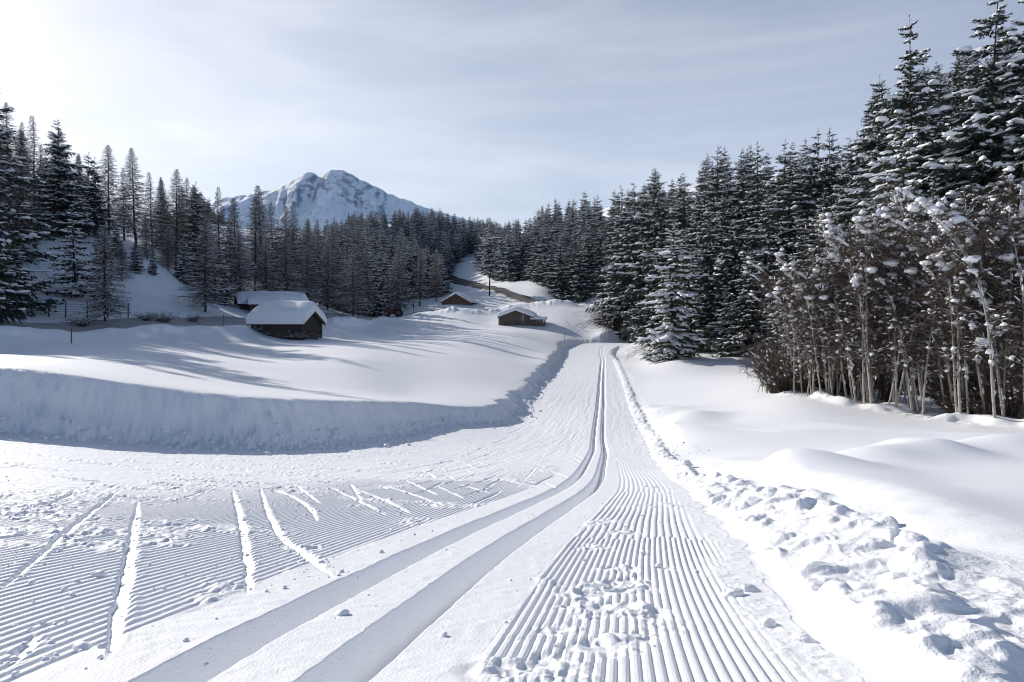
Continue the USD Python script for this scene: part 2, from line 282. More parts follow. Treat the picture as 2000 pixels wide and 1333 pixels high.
    lump = smoothstep(0.0, .07, v) * (1 - smoothstep(.62, 1.0, v / wdt + nm(RB, x, y, .4, 23) * .5))
    lumps = lump * (.035 * np.sin(np.pi * np.clip(v / wdt, 0, 1)) ** 1.5 + smoothstep(-.12, .4, nm(RB, x, y, .36, 24)) * .04 + smoothstep(-.15, .35, nm(RB, x, y, .15, 25)) * .040 + smoothstep(-.15, .35, nm(RB, x, y, .06, 26)) * .022 + (.5 - np.abs(nm(RB, x, y, .03, 27)) * 2) * .011)
    end = 1 - smoothstep(21, 25, x)
    p = 1 - (1 - p) * end; pr = 1 - (1 - pr) * end; rough *= end; lumps *= end
    z = zt + (zf - zt) * p + rough
    right = dr > -.25
    z = np.where(right, zt + (zf - zt) * pr + lumps, z)
    trail = (u < .02) & (v < 0.0) & (x < 23)
    kn[(u >= .02) & (u < 1.2) & (x < 24)] = 2
    kn[(v >= 0) & (lump > .02)] = 3
    kn[trail] = 1
    # ---- the groomed surface
    T = trail & (rr < 60); TN = trail & (rr < 16)
    g = np.zeros(x.shape)
    fl = lambda a, b, q, e=.012: smoothstep(a - e, a + e, q) * (1 - smoothstep(b - e, b + e, q))
    edge = nm(T, x, y, .12, 31) * .02
    band = fl(-.46, .40, d + edge, .02)
    jig = nm(T, x, y, .8, 32) * .006 + nm(T, x, y, .25, 33) * .002
    lin = (x + .60) * .986 - y * .165
    dc = np.where(d < -.44, lin, d) + jig
    tang = np.where((d < -.44)[:, None], np.array([[.165, .986]]), np.stack([np.interp(s, center.s, center.t[:, 0]), np.interp(s, center.s, center.t[:, 1])], 1))
    sn = np.abs(x * tang[:, 1] - y * tang[:, 0]) / np.maximum(rr, .1)
    PT = np.where(d < 0, .034, np.where(rr + nm(T, x, y, .25, 52) * .3 < 3.3, .0235, np.where(rr < 6.5, .037, .05)))      # the groomer's passes meet in seams
    fine = 1 - smoothstep(.22, .75, np.maximum(rr * np.where(rr < 8, .0036, .0075) * sn, rr * .0013 * np.sqrt(1 - np.minimum(sn, 1) ** 2) * .8) / PT)
    fr = np.abs(np.mod(dc / PT, 1) - .5) * 2
    cord = (smoothstep(0, .62, fr) * 2 - 1) * fine
    streak = nm(T, dc, s * .06, .045, 48) * .012 + nm(T, dc, s * .05, .11, 49) * .016
    broken = smoothstep(.04, .20, nm(T, x, y, .55, 34, 2)) * smoothstep(-.25, .1, nm(T, x, y, .12, 35))
    foot = np.zeros(x.shape); jf = nm(TN, x, y, .07, 36)
    for px, py, rad in ((1190, 1145, .17), (1240, 1190, .13), (1150, 1190, .12), (1210, 1110, .12), (1300, 1110, .08), (1100, 1230, .10), (1170, 1260, .09), (1240, 1240, .08), (1080, 1290, .07), (980, 1310, .10), (1130, 1160, .09), (1160, 1070, .14), (1215, 1040, .12), (590, 1070, .12), (360, 1030, .13), (560, 960, .25), (250, 1040, .14), (150, 960, .3)):
        q = on_floor(px, py); foot = np.maximum(foot, 1 - smoothstep(.35, 1.0, np.hypot(x - q[0], y - q[1]) / rad + jf))
    broken = np.maximum(broken * .85, foot)
    strip = np.maximum(fl(-7.5, -.46, d + edge, .02) * (1 - .75 * smoothstep(1.6, 4.0, -d)), fl(.40, 1.12 + .012 * rr, d + edge, .02) * (1 - smoothstep(-.22, -.1, v)))
    clump = (.5 - np.abs(nm(T, x, y, .055, 37)) * 2) * .016 + (.5 - np.abs(nm(T, x, y, .025, 38)) * 2) * .009
    ball = smoothstep(.0, .35, nm(TN, x, y, .032, 50)) * .016 + smoothstep(0, .4, nm(TN, x, y, .06, 51)) * .014
    worn = smoothstep(0, .3, nm(T, x, y, 1.1, 40)) * .5
    g += strip * ((1 - broken) * (1 - worn * (d < -1.2)) * (cord * np.where(d < 0, .0046, .0040) + streak * (1 - fine) * 1.1) + broken * (clump * 1.2 + ball * .8) - .004)
    g += foot * -.012
    g += (1 - strip) * (1 - band) * clump * .35 * (v < -.02) + band * (nm(TN, x, y, .03, 39) * .003 + nm(T, x, y, .2, 41) * .006)
    wear = smoothstep(1.2, 3.0, -d) * smoothstep(.0, .25, nm(T, x, y * 2.5, .5, 42, 2)) * clump * 1.3
    g += wear
    wob_, rg_ = nm(T, x, y, .3, 43) * .005 + nm(TN, x, y, .06, 53) * .009 * smoothstep(-.1, .2, nm(TN, x, y, .7, 54)), nm(TN, x, y, .04, 44) * .004
    spill = smoothstep(.02, .3, nm(TN, x, y, .05, 55)) * .022 * smoothstep(-.05, .2, nm(TN, x, y, .5, 56))
    for c in (-.155, .155):
        e = d - c; ew = e + wob_; wall = np.clip((ew + .088) / .036, 0, 1) * (1 - smoothstep(.047, .056, ew))
        g = g * (1 - wall) + wall * (-.100 - .028 * np.exp(-((e + .040) / .009) ** 2) + .018 * np.exp(-(e / .009) ** 2) + rg_ + spill * 1.6 * np.exp(-((e + .040) / .012) ** 2))
    for q, w, dp in marks:
        c0 = q.mean(0); ext = np.abs(q - c0).max() + .4
        sel = np.nonzero((np.abs(x - c0[0]) < ext) & (np.abs(y - c0[1]) < ext))[0]
        if not len(sel): continue
        dist, i = cKDTree(q).query(np.c_[x[sel], y[sel]]); t = np.gradient(q, axis=0)[i]; t /= np.linalg.norm(t, axis=1)[:, None]
        e = np.c_[x[sel], y[sel]] - q[i]; a = e[:, 0] * t[:, 1] - e[:, 1] * t[:, 0]; along = np.abs((e * t).sum(1))
        a = a + nz(x[sel], y[sel], .08, 45) * .012
        a = np.where(t[:, 1] < 0, -a, a)                 # always measured to the right as one looks down the trail
        ww = w * (.25 + .75 * np.sin(np.pi * np.clip(i / 399, 0, 1)) ** .6) * (1 + nz(x[sel], y[sel], .15, 47) * .5); dpp = dp * (.4 + .6 * ww / w)
        inside = smoothstep(-.004, .004, a) * (1 - smoothstep(ww * .85, ww * 1.1, a)) * (1 - smoothstep(.005, .03, along)) * smoothstep(0, .12, np.minimum(i, 399 - i) / 399 + .02)
        berm = np.exp(-((a - ww * 1.35) / (ww * .3)) ** 2) * (1 - smoothstep(.005, .03, along)) * np.maximum(0, .3 + nz(x[sel], y[sel], .05, 46) * 1.4)
        keep = 1 - fl(-.22, .22, d[sel], .02)
        g[sel] = g[sel] * (1 - inside * keep) + keep * (inside * (-dpp * (1 - np.clip(a / ww, 0, 1))) + berm * .007 * smoothstep(0, .15, np.minimum(i, 399 - i) / 399))
    z = z + np.where(trail, g, 0) * (1 - smoothstep(40, 110, rr) * .6)
    Z[near] = z; kind[near] = kn
    return Z, kind

def bare(X, Y): return float(snowfield(np.array([float(X)]), np.array([float(Y)]))[0])
def ground(X, Y):
    """bare ground height for placing things away from the trail"""
    return float(terrain(np.array([float(X)]), np.array([float(Y)]))[0][0])

# ---------------------------------------------------------------- ground sheet
def build_ground():
    th = np.r_[np.linspace(-math.pi, -.68, 40)[:-1], np.linspace(-.67, .67, 980), np.linspace(.68, math.pi, 40)[1:]]
    r = np.r_[.12, .3, .6, np.geomspace(.8, 8, 650)[:-1], np.geomspace(8, 32, 185)[:-1], np.geomspace(32, 135, 125)[:-1], np.geomspace(135, 330, 80)[:-1], np.geomspace(330, 1400, 24)]
    R, T = np.meshgrid(r, th, indexing='ij'); X, Y = R * np.sin(T), R * np.cos(T)
    Z, kind = terrain(X, Y)
    nr, nt = X.shape; P = np.c_[X.ravel(), Y.ravel(), Z.ravel()]
    i = (np.arange(nr - 1)[:, None] * nt + np.arange(nt - 1)[None]).ravel()
    q = np.c_[i, i + nt, i + nt + 1, i + 1]
    F = np.vstack([q[:, [0, 2, 1]], q[:, [0, 3, 2]]])
    n = np.zeros_like(P); c = np.cross(P[F[:, 1]] - P[F[:, 0]], P[F[:, 2]] - P[F[:, 0]])
    if c[:, 2].sum() < 0: F = F[:, [0, 2, 1]]; c = -c
    for k in range(3): n += np.stack([np.bincount(F[:, k], c[:, j], len(P)) for j in range(3)], 1)
    n /= np.linalg.norm(n, axis=1)[:, None] + 1e-12
    kf = kind.ravel()[F[:, 0]]
    for k, name, mat in ((0, 'snow_field', 'field_snow'), (1, 'ski_trail', 'trail_snow'), (2, 'snow_bank', 'bank_snow'), (3, 'snow_ridge', 'ridge_snow')):
        f = F[kf == k]; ids, inv = np.unique(f, return_inverse=True)
        m = usdkit.mesh(stage, numbered(name), (P[ids], inv.reshape(-1, 3)), M[mat])
        m.CreateNormalsAttr(Vt.Vec3fArray.FromNumpy(n[ids].astype(np.float32))); m.SetNormalsInterpolation('vertex')
        keys(m.GetPrim(), kind='structure')
build_ground()

# ---------------------------------------------------------------- tree models (each kind built once as a class prim, then referenced)
LIB = '/World/library'
stage.CreateClassPrim(LIB)
ICO0, ICO1 = trimesh.creation.icosphere(subdivisions=0), trimesh.creation.icosphere(subdivisions=1)

def rhombs(mb, p, d, w):
    """thin leaf shapes: base p, full length vector d, half width vector w"""
    p, d, w = np.asarray(p), np.asarray(d), np.asarray(w); n = len(p)
    v = np.stack([p, p + .4 * d + w, p + d, p + .4 * d - w], 1).reshape(-1, 3)
    i = np.arange(n)[:, None] * 4
    mb.add(v, np.vstack([i + [0, 1, 2], i + [0, 2, 3]]))

def lumps(mb, c, ax, size, rg, ico=ICO0, rough=.25):
    """snow cushions: centre c, horizontal-ish axis ax (unit), size (along, across, up)"""
    c, ax, size = np.asarray(c), np.asarray(ax), np.asarray(size); n = len(c)
    if not n: return
    side = np.cross(ax, [0, 0, 1.0]); side /= np.linalg.norm(side, axis=1)[:, None] + 1e-9
    up = np.cross(side, ax)
    k = len(ico.vertices)
    b = ico.vertices[None] * (1 + rg.uniform(-rough, rough, (n, k, 1)))
    b = b * np.where(b[..., 2:3] < 0, .55, 1.0)**np.array([0, 0, 1])
    v = c[:, None] + b[..., :1] * (size[:, 0:1] * ax)[:, None] + b[..., 1:2] * (size[:, 1:2] * side)[:, None] + b[..., 2:3] * (size[:, 2:3] * up)[:, None]
    f = (np.arange(n)[:, None, None] * k + ico.faces[None]).reshape(-1, 3)
    mb.add(v.reshape(-1, 3), f)

def unit(v): return v / (np.linalg.norm(v, axis=-1, keepdims=True) + 1e-9)

def define(name, parts):
    root = f'{LIB}/{name}'; UsdGeom.Xform.Define(stage, root)
    for part, mb, mat, smooth in parts:
        v, f = mb.get()
        keys(usdkit.mesh(stage, f'{root}/{part}', trimesh.Trimesh(v, f, process=False), M[mat], smooth).GetPrim(), kind='stuff' if part == 'snow' else None)
    return root

def spruce(name, H, R, nwh, per, nsp, sub, seed, snow=.6, droop=.42, bare=.05, power=.85, needle='needles', ico=ICO0, big=1.0, sparse=0.0):
    rg = np.random.default_rng(seed); trunk, crown, cap = MB(), MB(), MB()
    wob = np.cumsum(rg.normal(0, .02, (9, 2)), 0); zt = np.linspace(-.6, H, 9)
    pts = np.c_[wob, zt]; tube(trunk, pts, np.linspace(.018 * H, .01, 9) * .8, 7)
    for i in range(nwh):
        t = (i + rg.uniform(-.55, .55)) / nwh; t = min(max(t, 0), .985); h = H * (bare + (1 - bare) * t ** .95)
        L0 = R * ((1 - t) ** power) * (1 - .25 * max(0, .18 - t) / .18) + .12
        n = max(3, int(round(per * (.6 + .4 * (1 - t)))))
        for j in range(n):
            if rg.random() < sparse: continue
            L = L0 * rg.uniform(.55, 1.3) * (1 + .22 * math.sin(2 * np.pi * j / n + i * .35 + seed)); hj = h; h = hj + rg.uniform(-.5, .5) * H / nwh * .9; a = 2 * np.pi * (j + rg.uniform(-.35, .35)) / n + i * 2.4
            rad, tan = np.array([math.cos(a), math.sin(a), 0]), np.array([-math.sin(a), math.cos(a), 0])
            dr = droop * (1.1 - t * 1.5) * rg.uniform(.7, 1.3)
            def C(s, h=h): s = np.asarray(s)[..., None]; return np.array([0, 0, h]) + rad * L * s + np.array([0, 0, 1.0]) * L * (-dr * s + .55 * abs(dr) * s ** 3) + tan * L * .06 * np.sin(3 * s + a)
            h = hj
            ss = np.linspace(0, 1, 4); tube(trunk, C(ss), .012 * L * (1 - ss * .8) + .006, 3)
            k = max(3, int(nsp * (.45 + .55 * L / R))); s = np.minimum(np.repeat(np.linspace(.12, 1.0, k), 2) + rg.uniform(-.03, .03, 2 * k), 1.0)
            sd = np.tile([-1, 1], k); base = C(s)
            l = L * (.40 * (1 - .62 * s) + .06) * rg.uniform(.7, 1.25, 2 * k)
            ang = np.radians(rg.uniform(35, 68, 2 * k)) * (1 - .5 * s)
            d = rad * np.cos(ang)[:, None] + tan * (sd * np.sin(ang))[:, None] + np.array([0, 0, 1.0]) * rg.uniform(-.45, .05, 2 * k)[:, None]
            d = unit(d) * l[:, None]
            wv = unit(np.cross(d, np.array([0, 0, 1.0])) + rg.normal(0, .25, d.shape) * l[:, None])
            if sub <= 1:
                rhombs(crown, base, d, wv * (l * .20 + .02)[:, None])
                dn = d * .55 + np.array([0, 0, -1.0]) * (l * rg.uniform(.35, .75, 2 * k))[:, None]
                rhombs(crown, base + d * .15, dn, unit(d) * (l * .16 + .02)[:, None])
            else:
                for q in np.linspace(.0, .8, sub):
                    for e in (-1, 1):
                        dd = unit(unit(d) * .9 + wv * e * rg.uniform(.25, .8, (2 * k, 1)) + np.array([0, 0, -1.0]) * rg.uniform(-.1, .55, (2 * k, 1))) * (l * (.55 - .35 * q) + .05)[:, None]
                        w2 = unit(np.cross(dd, rg.normal(0, 1, dd.shape))) * (.022 + .05 * l)[:, None]
                        rhombs(crown, base + d * q, dd, w2)
            # snow
            if rg.random() < snow + .2:
                sk = np.array([.38, .62, .86])[rg.random(3) < snow + .15]
                if len(sk):
                    c = C(sk); ax = unit(C(sk + .05) - C(sk - .05))
                    ln = L * .15 * rg.uniform(.7, 1.3, len(sk)) * big
                    th = np.minimum(.045 * L + .03, .16) * rg.uniform(.6, 1.4, len(sk)) * big
                    lumps(cap, c + np.c_[np.zeros((len(sk), 2)), th * .6], ax, np.c_[ln, ln * rg.uniform(.42, .75, len(sk)), th], rg, ico)
            m = rg.random(2 * k) < snow * .42
            if m.any():
                c = (base + d * .55)[m]; ln = l[m] * .40 * big + .02; th = np.minimum(.10 * l[m] + .02, .10) * big
                lumps(cap, c + np.c_[np.zeros((m.sum(), 2)), th * .5], unit(d[m]), np.c_[ln, ln * .42, th], rg, ICO0)
    p = rg.normal(0, .02, (10, 3)) + np.c_[np.zeros((10, 2)), np.linspace(H * .95, H, 10)]
    dd = np.c_[rg.normal(0, .25, (10, 2)), rg.uniform(.1, .5, 10)] * H * .03
    rhombs(crown, p, dd, rg.normal(0, .02, (10, 3)))
    return define(name, [('trunk', trunk, 'bark', True), ('crown', crown, needle, False), ('snow', cap, 'tree_snow', True)]), H

def larch(name, H, R, nb, ntw, seed, snow=.6, bare=.14, power=.75):
    rg = np.random.default_rng(seed); trunk, crown, cap = MB(), MB(), MB()
    wob = np.cumsum(rg.normal(0, .035, (10, 2)), 0); zt = np.linspace(-.6, H, 10)
    tube(trunk, np.c_[wob, zt], np.linspace(.014 * H, .012, 10), 7)
    up = np.array([0, 0, 1.0])
    for i in range(nb):
        t = ((i + rg.random()) / nb) ** .9; h = H * (bare + (1 - bare) * t)
        L = R * (1 - t) ** power * rg.uniform(.55, 1.2) * min(1, .55 + t * 4) + .15
        a = i * 2.39996 + rg.uniform(-.5, .5); rad, tan = np.array([math.cos(a), math.sin(a), 0]), np.array([-math.sin(a), math.cos(a), 0])
        dr = rg.uniform(.15, .5) * (1.1 - t * 1.3); cv = rg.uniform(-.12, .12)
        def C(s): s = np.asarray(s)[..., None]; return up * h + rad * L * s + up * L * (-dr * s + .6 * abs(dr) * s ** 2.6) + tan * L * cv * s ** 2
        ss = np.linspace(0, 1, 5); tube(crown, C(ss), .011 * L * (1 - ss * .85) + .008, 3)
        k = max(4, int(ntw * (.3 + .7 * L / R))); s = rg.uniform(.12, 1.0, k); base = C(s)
        sd = rg.choice([-1, 1], k); l = (.13 + .22 * L * (1 - .6 * s)) * rg.uniform(.5, 1.3, k)
        d = unit(rad * rg.uniform(.2, .9, (k, 1)) + tan * (sd * rg.uniform(.3, 1.0, k))[:, None] + up * rg.uniform(-.75, .25, (k, 1))) * l[:, None]
        rhombs(crown, base, d, unit(np.cross(d, rg.normal(0, 1, d.shape))) * .017)
        for q in (.35, .65):                             # hanging twiglets
            d2 = unit(unit(d) * .5 + rg.normal(0, .45, d.shape) - up * .45) * (l * rg.uniform(.35, .7, k))[:, None]
            rhombs(crown, base + d * q, d2, unit(np.cross(d2, rg.normal(0, 1, d.shape))) * .014)
        if rg.random() < snow:
            sk = np.linspace(.25, .95, 4)[rg.random(4) < .75]
            if len(sk):
                ax = unit(C(sk + .05) - C(sk - .05)); ln = L * .13 * rg.uniform(.7, 1.2, len(sk)); th = (.012 * L + .018) * rg.uniform(.7, 1.4, len(sk))
                lumps(cap, C(sk) + np.c_[np.zeros((len(sk), 2)), th * .9], ax, np.c_[ln, th * 1.7, th], rg)
        m = rg.random(k) < snow * .35
        if m.any():
            lumps(cap, (base + d * .5)[m] + up * .012, unit(d[m]), np.c_[l[m] * .42, np.full(m.sum(), .028), np.full(m.sum(), .020)], rg)
    return define(name, [('trunk', trunk, 'bark', True), ('crown', crown, 'larch_twig', False), ('snow', cap, 'tree_snow', True)]), H

def clumps(mb, c, r, rg, sink=0.0):
    """snow balled up on a twig: a few overlapping lumps each"""
    for k in range(3):
        m = slice(None) if k == 0 else rg.random(len(c)) < .75
        cc, rr = c[m], r[m] * (1 if k == 0 else rg.uniform(.45, .8)); n = len(cc)
        if n == 0: continue
        o = rg.normal(0, .55, (n, 3)) * rr[:, None] * (k > 0) * [1, 1, .8]; a = rg.uniform(0, 6.28, n)
        lumps(mb, cc + o + np.array([0, 0, .35]) * rr[:, None], np.c_[np.cos(a), np.sin(a), np.zeros(n)], np.c_[rr * rg.uniform(.9, 1.5, n), rr * rg.uniform(.8, 1.1, n), rr * rg.uniform(.65, 1.0, n)], rg, ICO1, .3)

def birch(name, H, seed, lean=.12, arch=0.0, nb=36, snow=.6, clump=1.0, stems=1):
    rg = np.random.default_rng(seed); trunk, crown, cap = MB(), MB(), MB(); up = np.array([0, 0, 1.0])
    for st in range(stems):
        a0 = rg.uniform(0, 6.28) if stems > 1 else 0.0; le = lean * rg.uniform(.6, 1.5); h1 = H * (1 if st == 0 else rg.uniform(.6, .95)); w0 = np.array([rg.normal(0, .25), rg.normal(0, .25), 0]) * (stems > 1)
        ln = np.array([math.cos(a0), math.sin(a0), 0]); ph = rg.uniform(0, 6, 2)
        def S(s):
            s = np.asarray(s)[..., None]
            x = ln * h1 * (le * s + arch * s ** 3) + np.array([.05 * h1, 0, 0]) * np.sin(5 * s + ph[0]) * s * .5 + np.array([0, .05 * h1, 0]) * np.sin(4 * s + ph[1]) * s * .5
            return w0 + x + up * h1 * (s - .42 * arch * s ** 4)
        ss = np.linspace(-.03, 1, 14); tube(trunk, S(ss), .0056 * h1 * (1 - .82 * np.clip(ss, 0, 1)) + .006, 7)
        m = rg.random(22) < snow * .75; sk = np.linspace(.06, .99, 22)[m] + rg.uniform(-.02, .02, m.sum())       # snow stuck to the stem
        ax = unit(S(sk + .01) - S(sk - .01)); r = rg.uniform(.04, .09, len(sk)) * clump * (.6 + sk)
        lumps(cap, S(sk) + np.array([-.03, .015, .0]), ax * .999 + .001, np.c_[r * rg.uniform(1.2, 3.2, len(sk)), r * .55, r * .6], rg, ICO1, .3); m2 = rg.random(len(sk)) < .3; clumps(cap, S(sk)[m2], r[m2] * 1.1, rg)
        for i in range(nb):
            s0 = rg.uniform(.12, .99) ** .7; b = S(s0); a = rg.uniform(0, 6.28); L = h1 * rg.uniform(.05, .17) * (1.2 - s0 * .7)
            rad = np.array([math.cos(a), math.sin(a), 0]); el = rg.uniform(.1, 1.1); tan = np.array([-math.sin(a), math.cos(a), 0])
            bend = rg.uniform(-.2, .9)
            def C(s): s = np.asarray(s)[..., None]; return b + rad * L * s + up * L * (el * s - bend * s ** 2.2)
            q = np.linspace(0, 1, 5); tube(crown, C(q), .010 * (1 - q * .7) + .004, 3)
            k = 16; s = rg.uniform(.2, 1, k); base = C(s); l = L * rg.uniform(.25, .8, k)
            d = unit(rad * rg.uniform(.1, 1, (k, 1)) + tan * rg.uniform(-1, 1, (k, 1)) + up * rg.uniform(-.7, .8, (k, 1))) * l[:, None]
            rhombs(crown, base, d, unit(np.cross(d, rg.normal(0, 1, d.shape))) * .009)
            for q2 in (.3, .55, .8):
                d2 = unit(unit(d) * .7 + rg.normal(0, .55, d.shape) - up * .15) * (l * rg.uniform(.3, .7, k))[:, None]
                rhombs(crown, base + d * q2, d2, unit(np.cross(d2, rg.normal(0, 1, d.shape))) * .007)
            if rg.random() < snow:
                n = rg.integers(1, 3); sk = rg.uniform(.3, 1, n); r = rg.uniform(.03, .075, n) * clump * (1 + (rg.random(n) < .16) * 1.2)
                clumps(cap, C(sk), r, rg)
                sk = np.linspace(.15, .85, 3); lumps(cap, C(sk) + up * .016, unit(C(sk + .03) - C(sk - .03)), np.c_[np.full(3, L * .14), np.full(3, .018), np.full(3, .014)], rg)
            m = rg.random(k) < snow * .10
            if m.any():
                lumps(cap, (base + d * .6)[m] + up * .02, unit(d[m]), np.c_[np.minimum(l[m] * .28, .13), np.full(m.sum(), .026) * clump, np.full(m.sum(), .022) * clump], rg, ICO0, .3)
    return define(name, [('trunk', trunk, 'birch_bark', True), ('crown', crown, 'birch_twig', False), ('snow', cap, 'tree_snow', True)]), H

def bush(name, H, seed, n=40, snow=.5, droop=.3, mat='birch_twig', spread=.6, leafy=0):
    rg = np.random.default_rng(seed); crown, cap = MB(), MB(); up = np.array([0, 0, 1.0])
    for i in range(n):
        a = rg.uniform(0, 6.28); L = H * rg.uniform(.5, 1.1); rad = np.array([math.cos(a), math.sin(a), 0]); o = rg.uniform(.1, spread); dr = droop * rg.uniform(.3, 1.6)
        b = np.array([rg.normal(0, .12), rg.normal(0, .12), 0]) * H * .6
        def C(s): s = np.asarray(s)[..., None]; return b + rad * L * (o * s + dr * s ** 2) + up * L * (s - dr * .9 * np.maximum(s, 0) ** 2.5)
        q = np.linspace(-.05, 1, 6); tube(crown, C(q), .009 * (1 - np.clip(q, 0, 1) * .7) + .005, 3)
        k = 12; s = rg.uniform(.25, 1, k); l = L * rg.uniform(.12, .35, k)
        d = unit(rad * rg.uniform(-.2, 1, (k, 1)) + rg.normal(0, .5, (k, 3)) + up * rg.uniform(-.5 - droop, .6, (k, 1))) * l[:, None]; base = C(s)
        rhombs(crown, base, d, unit(np.cross(d, rg.normal(0, 1, d.shape))) * (.009 + leafy))
        d2 = unit(unit(d) + rg.normal(0, .6, d.shape)) * (l * .6)[:, None]
        rhombs(crown, base + d * .5, d2, unit(np.cross(d2, rg.normal(0, 1, d.shape))) * (.007 + leafy))
        if rg.random() < snow:
            m = rg.integers(1, 4); sk = rg.uniform(.4, 1, m); r = rg.uniform(.025, .06, m) * (H / 1.5) ** .35
            lumps(cap, C(sk) + up * .02, unit(C(sk + .03) - C(sk - .03)), np.c_[r * 1.3, r, r * .7], rg, ICO1, .3)
    return define(name, [('branches', crown, mat, False), ('snow', cap, 'tree_snow', True)]), H

MID = [spruce(f'spruce_{c}', 16, R, 30, 7, 9, 1, 40 + i, snow=sn, droop=dr, power=pw) for i, (c, R, sn, dr, pw) in enumerate([('ragged', 3.3, .5, .6, .7), ('slim', 2.9, .55, .5, .72), ('full', 4.1, .5, .42, .8), ('snowy', 3.5, .8, .55, .75), ('open', 3.9, .45, .35, .82)])]
GREEN = [spruce('green_spruce', 14, 3.2, 28, 7, 9, 3, 60, snow=.55, needle='needles_green', droop=.5), spruce('green_snowy_spruce', 12, 3.0, 26, 7, 9, 3, 61, snow=.85, needle='needles_green', droop=.6, big=1.25)]
TALL = [spruce('tall_spruce', 26, 5.6, 36, 7, 13, 4, 70, snow=.6, droop=.42, ico=ICO1, bare=.1, big=1.25, sparse=.12, power=.78), spruce('tall_open_spruce', 26, 5.2, 33, 7, 13, 4, 71, snow=.65, droop=.35, ico=ICO1, bare=.12, big=1.35, sparse=.2, power=.75)]
OLD = spruce('drooping_spruce', 18, 4.6, 30, 6, 10, 3, 72, snow=.6, droop=.75, bare=.04)
PINE = spruce('bare_trunk_pine', 18, 4.4, 22, 8, 9, 2, 74, snow=.7, droop=.3, bare=.34, power=.6, sparse=.15)
YOUNG = spruce('young_spruce', 9, 2.1, 24, 6, 8, 2, 73, snow=.85, droop=.5, bare=.02, big=1.2)
LARCH = [larch('larch_tall', 18, 4.0, 300, 38, 80, .42), larch('larch_broad', 16, 5.0, 280, 42, 81, .65, bare=.1), larch('larch_thin', 19, 3.1, 260, 32, 82, .5, bare=.16)]
BIRCH = [birch('birch_straight', 8, 90, .06, snow=.48), birch('birch_leaning', 8, 91, .16, snow=.52), birch('birch_bent', 7, 92, .12, .25, 44, .6, 1.1), birch('birch_slender', 6.5, 93, .10, .05, 40, .3), birch('birch_clump', 7.5, 94, .1, .05, 32, .35, 1.0, 3)]
SNOWY_BIRCH = birch('snowy_leaning_birch', 11, 95, .12, .22, 40, 1.0, 1.9)
BUSH = [bush('twig_bush', 1.6, 96, 60, .25), bush('twig_bush_tall', 3.0, 97, 90, .2, .2), bush('snowy_bush', 1.5, 98, 50, 1.0, .5)]
WEEPING = bush('weeping_bush', 4.0, 99, 120, 1.0, .95, 'birch_twig', .35)
FIRBUSH = bush('green_bush', 2.4, 100, 110, .2, .35, 'needles_green', .55, .028)

def plant(name, proto, label, cat, loc, H, rz, group=None, width=1.0, tilt=None):
    root, h0 = proto; t = thing(name, label, cat, loc, rz, group, (H / h0 * width, H / h0 * width, H / h0), tilt)
    t.GetReferences().AddInternalReference(root); t.SetInstanceable(True); return t

SKYLINE = np.array([(-400, 60), (0, 190), (60, 240), (120, 235), (160, 290), (215, 285), (270, 290), (345, 330), (380, 356), (430, 405), (470, 428), (515, 432), (560, 430), (620, 432), (700, 412), (760, 402), (850, 398), (920, 408), (975, 432), (1000, 425), (1060, 402), (1095, 378), (1200, 360), (1270, 328), (1335, 340), (1400, 287), (1480, 280), (1590, 256), (1660, 268), (1720, 150), (2400, -100)])
def clears(x, Y, z, H, jitter=6.0): return 630 - FPX * (z + H) / Y > np.interp(x, SKYLINE[:, 0], SKYLINE[:, 1]) + jitter
planted = []
def stand(x, Y, ytop, proto, name, label, cat, group=None, width=1.0, H=None, tilt=None, rz=None):
    X = (x - 1000) / FPX * Y; z = ground(X, Y) - .12
    if H is None: H = at(x, ytop, Y)[2] - z
    planted.append((X, Y)); return plant(name, proto, label, cat, (X, Y, z), max(H, 1.0), rng.uniform(0, 6.28) if rz is None else rz, group, width, tilt if tilt is not None else rng.normal(0, 1.6))

# ---- left slope, one by one
LG = 'larches and spruces on the shaded left slope'
LL = 'bare brown larch dusted with snow in the wood on the shaded left slope'
LS = 'dark snow-dusted spruce in the wood on the shaded left slope'
stand(-12, 52, 150, OLD, 'spruce_tree', 'huge drooping snowy spruce at the left picture edge, above the wire fence', 'tree', width=.9)
stand(122, 74, 233, MID[3], 'spruce_tree', 'tall pointed spruce with spreading tiers, highest crown left of the larches', 'tree', width=1.1)
stand(150, 60, 398, YOUNG, 'spruce_tree', 'thickly snowed young spruce low on the left slope above the road', 'tree', width=1.05)
stand(205, 54, 440, LARCH[1], 'larch_tree', 'snowy larch with a bare dark trunk foot beside the left road', 'tree', width=.85)
stand(402, 71, 425, LARCH[1], 'larch_tree', 'broad snow-laden larch with wide lower tiers left of the dark barn', 'tree', width=.95)
stand(775, 146, 478, LARCH[1], 'larch_tree', 'lone broad larch with a pale trunk directly behind the tractor', 'tree', width=1.0)
stand(956, 172, 440, PINE, 'pine_tree', 'lone tall conifer with a long bare trunk beside the dark uphill road', 'tree', width=.85)
stand(72, 78, 226, LARCH[2], 'larch_tree', 'thin see-through larch with a spindly top left of the tall pointed spruce', 'tree')
stand(380, 88, 356, MID[0], 'spruce_tree', 'narrow dark spruce spire between two brown larches on the left slope', 'tree', width=.8)
stand(190, 80, 308, MID[0], 'spruce_tree', 'short-topped dark spruce between the tall pointed spruce and the next larch', 'tree', width=.85)
